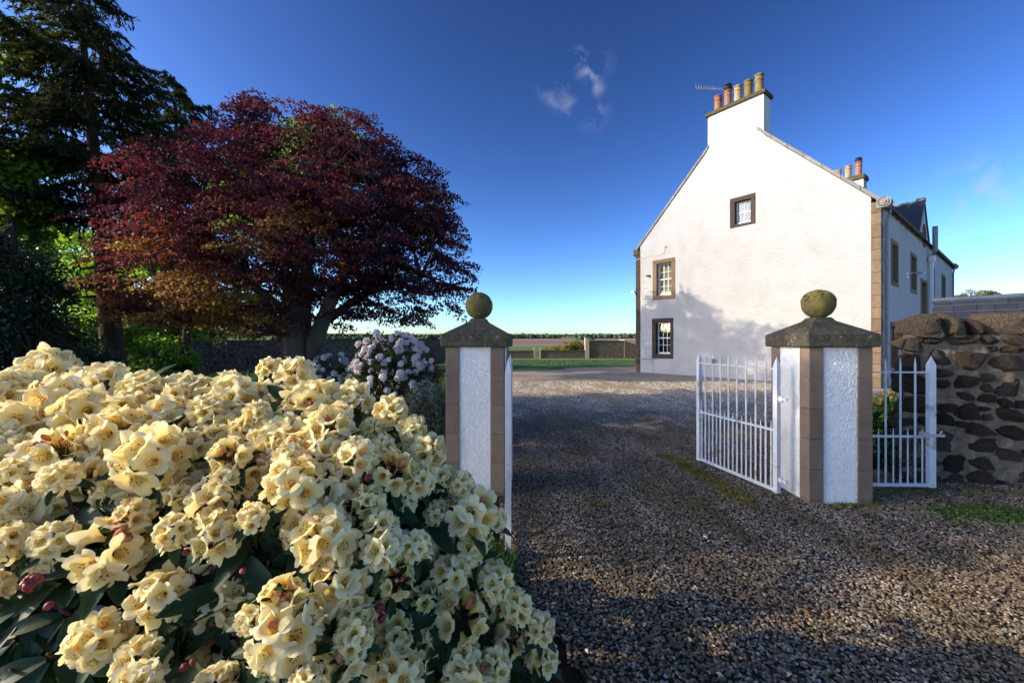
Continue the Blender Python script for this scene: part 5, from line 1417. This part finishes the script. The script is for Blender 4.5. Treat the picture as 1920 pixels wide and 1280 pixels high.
FD = [flower_data(i + 1) for i in range(7)]
flower_me = [mesh_from('flower', *d, PM) for d in FD]
def bud_data(mb_v, mb_f, mb_r, mb_m, p, d, L, r):
    d = Vector(d).normalized(); a = d.orthogonal().normalized(); b = d.cross(a); o = len(mb_v); n = 7
    prof = [(.35, 0), (.8, .25), (1, .55), (.75, .82), (.12, 1)]
    for q, t in prof:
        for k in range(n):
            an = 2 * PI * k / n; pt = Vector(p) + d * (L * t) + (a * math.cos(an) + b * math.sin(an)) * (r * q * (1 + .12 * math.sin(an * 3))); mb_v.append(tuple(pt)); mb_r.append(.4)
    for i in range(len(prof) - 1):
        for k in range(n): mb_f.append((o + i * n + k, o + i * n + (k + 1) % n, o + (i + 1) * n + (k + 1) % n, o + (i + 1) * n + k)); mb_m.append(2)
def truss_dirs(seed, n):
    r_ = random.Random(seed); out = []
    for i in range(n):
        z = 1 - (i + .5) / n * 1.28; a = i * 2.39996 + r_.uniform(-.25, .25); s = math.sqrt(max(0, 1 - z * z))
        out.append(Vector((s * math.cos(a), s * math.sin(a), z)).normalized())
    return out
def place_mat(d, R_, twist, tilt):
    q = (d + tilt).normalized().to_track_quat('Z', 'Y').to_matrix().to_4x4()
    return Matrix.Translation(d * R_) @ q @ Matrix.Rotation(twist, 4, 'Z')
def truss_core(seed, nb, n):
    """pedicels and a few unopened buds; returns lists"""
    r_ = random.Random(seed + 50); v, f, ra, m = [], [], [], []
    for d in truss_dirs(seed, n):
        o = len(v); s = d.orthogonal().normalized() * .0016; t2 = d.cross(s.normalized()) * .0016
        for p in (Vector((0, 0, -.035)), d * .034):
            for q in (s, t2, -s - t2): v.append(tuple(p + q)); ra.append(.2)
        for k in range(3): f.append((o + k, o + (k + 1) % 3, o + 3 + (k + 1) % 3, o + 3 + k)); m.append(3)
    for k in range(nb):
        d = Vector((r_.gauss(0, .45), r_.gauss(0, .45), 1)).normalized()
        bud_data(v, f, ra, m, d * r_.uniform(.03, .055), d + Vector((r_.gauss(0, .2), r_.gauss(0, .2), 0)), r_.uniform(.028, .042), r_.uniform(.007, .011))
    return v, f, ra, m
NFL = 13
def full_truss(seed, nb):
    v, f, ra, m = truss_core(seed, nb, NFL); r_ = random.Random(seed); V, Fc, RA, MI = [np.array(v)], list(f), list(ra), list(m); o = len(v)
    dirs = truss_dirs(seed, NFL + (2 if nb < 2 else 0))
    for i, d in enumerate(dirs):
        if nb >= 3 and i < 3: continue
        fv, ff, fr, fm = FD[r_.randrange(7)]
        Mx = place_mat(d, r_.uniform(.066, .076), r_.random() * 6.28, Vector((r_.gauss(0, .16), r_.gauss(0, .16), r_.gauss(0, .12))))
        A = np.array(Mx); s = r_.uniform(.88, 1.12)
        V.append((fv * s) @ A[:3, :3].T + A[:3, 3]); Fc += [tuple(x + o for x in q) for q in ff]; RA += list(fr); MI += list(fm); o += len(fv)
    return mesh_from('flower_truss', np.vstack(V), Fc, RA, MI, PM)
truss_me = [full_truss(20 + i, (0, 1, 3, 0, 2, 5, 0, 4)[i]) for i in range(8)]
core_me = [mesh_from('flower_truss', *truss_core(60 + i, (1, 0, 4)[i], NFL), PM) for i in range(3)]
# trusses as the photograph shows them: column, row, width in pixels of the photograph (negative: with salmon buds)
TR = [(87, 685, 105), (15, 720, 85), (70, 725, 95), (105, 745, 125), (160, 765, 115), (20, 790, 115), (105, 832, -115), (200, 705, 85), (270, 725, 90), (345, 728, 90), (272, 745, -75), (315, 775, 110), (215, 800, 115),
      (285, 850, 150), (375, 830, 95), (440, 740, 105), (430, 850, -85), (420, 895, -65), (60, 930, 130), (110, 890, 75), (405, 930, 110), (15, 880, 65), (235, 760, 90), (330, 735, 60), (150, 715, 80), (390, 765, 75),
      (507, 688, 55), (555, 695, 85), (592, 745, 110), (622, 792, 110), (665, 740, 85), (735, 768, 78), (775, 800, 65), (670, 852, 95), (737, 880, -100), (790, 893, 80), (800, 842, 92), (830, 893, 62), (868, 903, 60), (885, 955, 125),
      (555, 900, 130), (632, 903, -110), (700, 800, 55), (720, 835, 60), (540, 850, 60), (480, 770, 60), (500, 730, 60),
      (611, 998, 135), (640, 1082, 130), (712, 982, -80), (722, 1024, 90), (782, 1020, 72), (883, 1022, 85), (927, 972, 62), (532, 1182, 155), (530, 1115, -95), (668, 1145, 78), (665, 1190, 85), (848, 1072, 95), (868, 1150, -115),
      (930, 1092, 80), (970, 1135, 75), (958, 1190, -82), (1012, 1172, 72), (1018, 1225, 78), (872, 1232, 90), (930, 1245, 80), (890, 1282, 140), (745, 1262, 120), (645, 1232, -92), (745, 1085, -78), (742, 1185, 88), (575, 1275, 70),
      (210, 1020, -150), (100, 1005, 85), (325, 992, 80), (405, 995, 110), (300, 1110, 120), (182, 1192, 115), (265, 1232, 110), (255, 1285, 100), (475, 1155, 70), (405, 1280, 90), (20, 1010, 85), (85, 1050, 55), (-20, 960, 110), (-30, 830, 110), (-25, 1100, 80), (-10, 740, 100),
      (340, 920, 70), (250, 960, 80), (480, 965, 70), (690, 935, 75), (560, 830, 60), (455, 800, 60), (760, 940, 60), (820, 960, 60)]
def bush_depth(px, py):
    d = np.interp(py, [660, 700, 760, 860, 1000, 1150, 1290], [1.78, 1.62, 1.38, 1.14, 1.02, .94, .86])
    return float(d + max(0, (px - 600) / 450) * .34)
spots = []
for px, py, w in TR:
    d = bush_depth(px, py) * random.uniform(.96, 1.05); spots.append((W(px, py, d), abs(w) * d / F / .205, w < 0, abs(w), px, py))
for i in range(60):                                    # smaller trusses filling the gaps of the sunny top
    px, py = random.uniform(-40, 640), random.uniform(715, 940)
    if px > 560 and py < 700 + (px - 560) * .9: continue
    d = bush_depth(px, py) + random.uniform(.05, .12); spots.append((W(px, py, d), random.uniform(.7, .95), random.random() < .2, 55, px, py))
for i in range(34):
    px, py = random.uniform(380, 960), random.uniform(960, 1290)
    if px > 800 + (py - 820) * .5: continue
    d = bush_depth(px, py) + random.uniform(.06, .16); spots.append((W(px, py, d), random.uniform(.65, .9), random.random() < .2, 52, px, py))
# others deeper in the bush, low down in front and over its far side
for i in range(46):
    px, py = random.uniform(-60, 940), random.uniform(760, 1330)
    if px > 560 and py < 700 + (px - 560) * .78: continue
    d = bush_depth(px, py) + random.uniform(.14, .34); spots.append((W(px, py, d), random.uniform(.6, .95), random.random() < .3, 40, px, py))
for i in range(34):
    a = random.uniform(.1, 2.9); rr = random.uniform(.75, 1.05)
    spots.append((Vector((-1.0 + 1.25 * rr * math.cos(a), 1.55 + .85 * rr * math.sin(a), random.uniform(.45, 1.05) - .1 * rr)), random.uniform(.75, 1.0), False, 20, 0, 0))
def pix(p): return 960 + F * p.x / max(p.y, .05), 640 - F * (p.z - H) / max(p.y, .05)
def over_drive(p):
    a, b = pix(p); return p.y > .3 and a > 800 + max(0, b - 820) * .58
spots = [q for q in spots if q[4] > 0 or q[3] > 45 or not over_drive(q[0])]
spots.sort(key=lambda q: -q[3])
nsep = 0
centre = Vector((-.85, 1.5, .55))
axes = []
for i, (p, s, bud, w, px, py) in enumerate(spots):
    out = (p - centre).normalized(); eye = (Vector((0, 0, H)) - p).normalized()
    ax = (Vector((0, 0, .75)) + out * .55 + eye * .62 + Vector((random.gauss(0, .16), random.gauss(0, .16), random.gauss(0, .1)))).normalized()
    axes.append(ax); loc = p - Vector(BO) - ax * .025 * s
    rot = (ax.to_track_quat('Z', 'Y') @ Matrix.Rotation(random.random() * 6.28, 3, 'Z').to_quaternion()).to_euler()
    if nsep + NFL + 1 <= 300 and w > 70:
        k = 2 if bud else random.choice((0, 1)); t = link('flower_truss', core_me[k], bush, loc, rot); t.scale = (s, s, s)
        for j, d in enumerate(truss_dirs(60 + k, NFL)):
            if k == 2 and j < 3: continue
            fo = link('flower', random.choice(flower_me), t)
            fo.matrix_local = place_mat(d, random.uniform(.065, .077), random.random() * 6.28, Vector((random.gauss(0, .2), random.gauss(0, .2), random.gauss(0, .14)))) @ Matrix.Scale(random.uniform(.9, 1.14), 4); nsep += 1
    else:
        me = truss_me[random.choice((2, 4, 5, 7))] if bud else truss_me[random.choice((0, 1, 3, 6, 4))]
        t = link('flower_truss', me, bush, loc, rot); t.scale = (s, s, s)
    if bud: t['label'] = 'flower truss with salmon coloured buds still closed in its middle'
# leaves: broad glossy ovals in whorls under every truss, and bare leafy shoots between
def leaf_mesh(seed, L=.115, wd=.042):
    r_ = random.Random(seed); v, f = [], []; n = 7; bend = r_.uniform(.1, .45); tw = r_.uniform(-.25, .25)
    for i in range(n + 1):
        t = i / n; w = wd / 2 * (math.sin(PI * min(1, (t * .93 + .05))) ** .75); x = L * t; z = -bend * L * t * t
        for c in (-1, -.5, 0, .5, 1): v.append((x, w * c, z + abs(c) * w * .30 + tw * w * c * t))
    for i in range(n):
        for c in range(4): f.append((i * 5 + c, (i + 1) * 5 + c, (i + 1) * 5 + c + 1, i * 5 + c + 1))
    return np.array(v), f
LD = [leaf_mesh(i, random.uniform(.095, .13), random.uniform(.036, .048)) for i in range(6)]
leaf_me = []
for v, f in LD:
    me = bpy.data.meshes.new('leaf'); me.from_pydata([tuple(p) for p in v], [], f); me.materials.append(M['rhodo_leaf']); me.polygons.foreach_set('use_smooth', [True] * len(f)); leaf_me.append(me)
allleaves = []
whorls = [(Vector(s[0]) - axes[i] * .055 * s[1], axes[i], s[1], s[3]) for i, s in enumerate(spots)]
for px, py in ((60, 1125), (130, 1150), (40, 1190), (100, 1230), (330, 1170), (390, 1120), (420, 1040), (345, 1040), (520, 800), (555, 770), (545, 815), (200, 905), (440, 1090), (600, 1140), (700, 1190), (735, 1130), (790, 1110), (770, 1180), (800, 960), (700, 950), (590, 860), (480, 1000), (500, 1060), (30, 1260), (110, 1090), (340, 1240), (810, 1210), (450, 1240), (140, 960)):
    d = bush_depth(px, py) + .07; ax = Vector((random.gauss(0, .4), -.7, .8)).normalized(); whorls.append((W(px, py, d), ax, 1.15, 90))
for i in range(150):
    px, py = random.uniform(-60, 1000), random.uniform(720, 1340)
    if px > 560 and py < 730 + (px - 560) * 1.0: continue
    d = bush_depth(px, py) + random.uniform(.10, .45); whorls.append((W(px, py, d), Vector((random.gauss(0, .4), random.gauss(-.3, .4), 1)).normalized(), random.uniform(.9, 1.2), 30))
for i in range(90):
    a = random.uniform(-.6, 3.4); rr = random.uniform(.6, 1.02)
    whorls.append((Vector((-1.0 + 1.2 * rr * math.cos(a), 1.5 + .8 * rr * math.sin(a), random.uniform(.25, .95))), Vector((math.cos(a) * .6, math.sin(a) * .6, .8)).normalized(), random.uniform(.9, 1.2), 5))
whorls = [q for q in whorls if not (over_drive(q[0]) and q[3] < 50)]
for p, ax, s, pr in whorls:
    a0 = random.random() * 6.28; n = random.choice((6, 7, 8))
    t1 = ax.orthogonal().normalized(); t2 = ax.cross(t1)
    for k in range(n):
        a = a0 + 2 * PI * k / n + random.uniform(-.25, .25); d = (t1 * math.cos(a) + t2 * math.sin(a)) + ax * random.uniform(-.45, .35)
        d.normalize(); nn = (ax - d * ax.dot(d)).normalized(); y = nn.cross(d)
        Mx = Matrix(((d.x, y.x, nn.x), (d.y, y.y, nn.y), (d.z, y.z, nn.z))).to_4x4(); Mx.translation = p + d * .012 - Vector(BO)
        allleaves.append((pr + random.random() * 10, Mx @ Matrix.Scale(s * random.uniform(.8, 1.15), 4), random.randrange(6)))
allleaves.sort(key=lambda q: -q[0])
for pr, Mx, k in allleaves[:295]:
    o = link('leaf', leaf_me[k], bush); o.matrix_local = Mx
V, Fc, o_ = [], [], 0
for pr, Mx, k in allleaves[295:]:
    A = np.array(Mx); v, f = LD[k]; V.append(v @ A[:3, :3].T + A[:3, 3]); Fc.append(np.array(f) + o_); o_ += len(v)
stuff(np_mesh('foliage', np.vstack(V), np.vstack(Fc), M['rhodo_leaf'], bush, smooth=True))
# woody stems rising from the ground and forking up to every truss
mb = MB(); roots = [Vector((random.uniform(-1.7, -.4), random.uniform(1.2, 2.0), 0)) - Vector(BO) for i in range(16)]
forks = []
for r in roots:
    for k in range(3):
        q = r + Vector((random.gauss(0, .22), random.gauss(0, .18), random.uniform(.45, .75))); mb.tube([r, r.lerp(q, .5) + Vector((random.gauss(0, .04), random.gauss(0, .04), 0)), q], [.02, .015, .011], 6); forks.append(q)
for p, ax, s, pr in whorls:
    if over_drive(p - Vector((.03, 0, 0))) and pr < 50: continue
    q = p - Vector(BO); f0 = min(forks, key=lambda z: (z - q).length)
    mid = f0.lerp(q, .6) - ax * .05; mb.tube([f0, mid, q - ax * .02, q + ax * .03], [.009, .0065, .005, .004], 5)
mb.build('stems', M['twig'], bush, smooth=True)
# the fat red buds
def red_bud(px, py, r, d=None):
    d = d or bush_depth(px, py) - .01; p = W(px, py, d) - Vector(BO)
    v, f, ra, m = [], [], [], []
    for k in range(12):
        z = 1 - (k + .5) / 12 * 1.5; a = k * 2.4; s = math.sqrt(max(0, 1 - z * z)); dd = Vector((s * math.cos(a), s * math.sin(a), z * 1.05))
        bud_data(v, f, ra, m, dd * r * .12, dd, r * .9, r * .52)
    me = mesh_from('bud', v, f, ra, [0] * len(f), [M['bud_red']]); o = link('bud', me, bush, p, Vector((random.gauss(0, .3), -.5, .9)).to_track_quat('Z', 'Y').to_euler())
    o['label'] = 'round red unopened flower bud'
red_bud(60, 1091, .019, .93)
for px, py, r in ((455, 1070, .012), (345, 1250, .014), (362, 1240, .012), (520, 752, .012), (583, 756, .013), (92, 1135, .016), (350, 1035, .014), (690, 895, .02), (712, 1140, .02), (715, 1160, .016)): red_bud(px, py, r * .62)

# fallen petals and a few dead leaves on the gravel beside the bush
n = 150; px_ = rng.normal(.55, .55, n); py_ = 1.7 + np.abs(rng.normal(0, 1.1, n)); keep = inside(px_, py_, drive_poly); px_, py_ = px_[keep], py_[keep]; n = len(px_)
v, f = leaf_quads(np.stack([px_, py_, .016 + .01 * rng.random(n)], 1), rnd(n) * np.array([1, 1, .2]), rnd(n, .3) + np.array([0, 0, 1]), .022 + .014 * rng.random(n), .016 + .008 * rng.random(n), fold=.35)
PMf = mat('fallen_petal', [(0.2, (.45, .33, .16)), (0.8, (.85, .76, .5))], scale=8, rough=.7, coords='World', island=.3)
stuff(np_mesh('fallen_petals', v, f, PMf), 'cream petals dropped on the gravel beside the rhododendron')
n = 170; px_ = rng.uniform(0, 6, n); py_ = rng.uniform(2, 12, n); keep = inside(px_, py_, drive_poly); px_, py_ = px_[keep], py_[keep]; n = len(px_)
v, f = leaf_quads(np.stack([px_, py_, .018 + .01 * rng.random(n)], 1), rnd(n) * np.array([1, 1, .2]), rnd(n, .35) + np.array([0, 0, 1]), .04 + .03 * rng.random(n), .022 + .015 * rng.random(n), fold=.35)
DL = mat('dead_leaf', [(0.2, (.09, .045, .02)), (0.8, (.28, .16, .07))], scale=8, rough=.8, coords='World', island=.3)
stuff(np_mesh('fallen_leaves', v, f, DL), 'dead brown leaves lying here and there on the gravel')
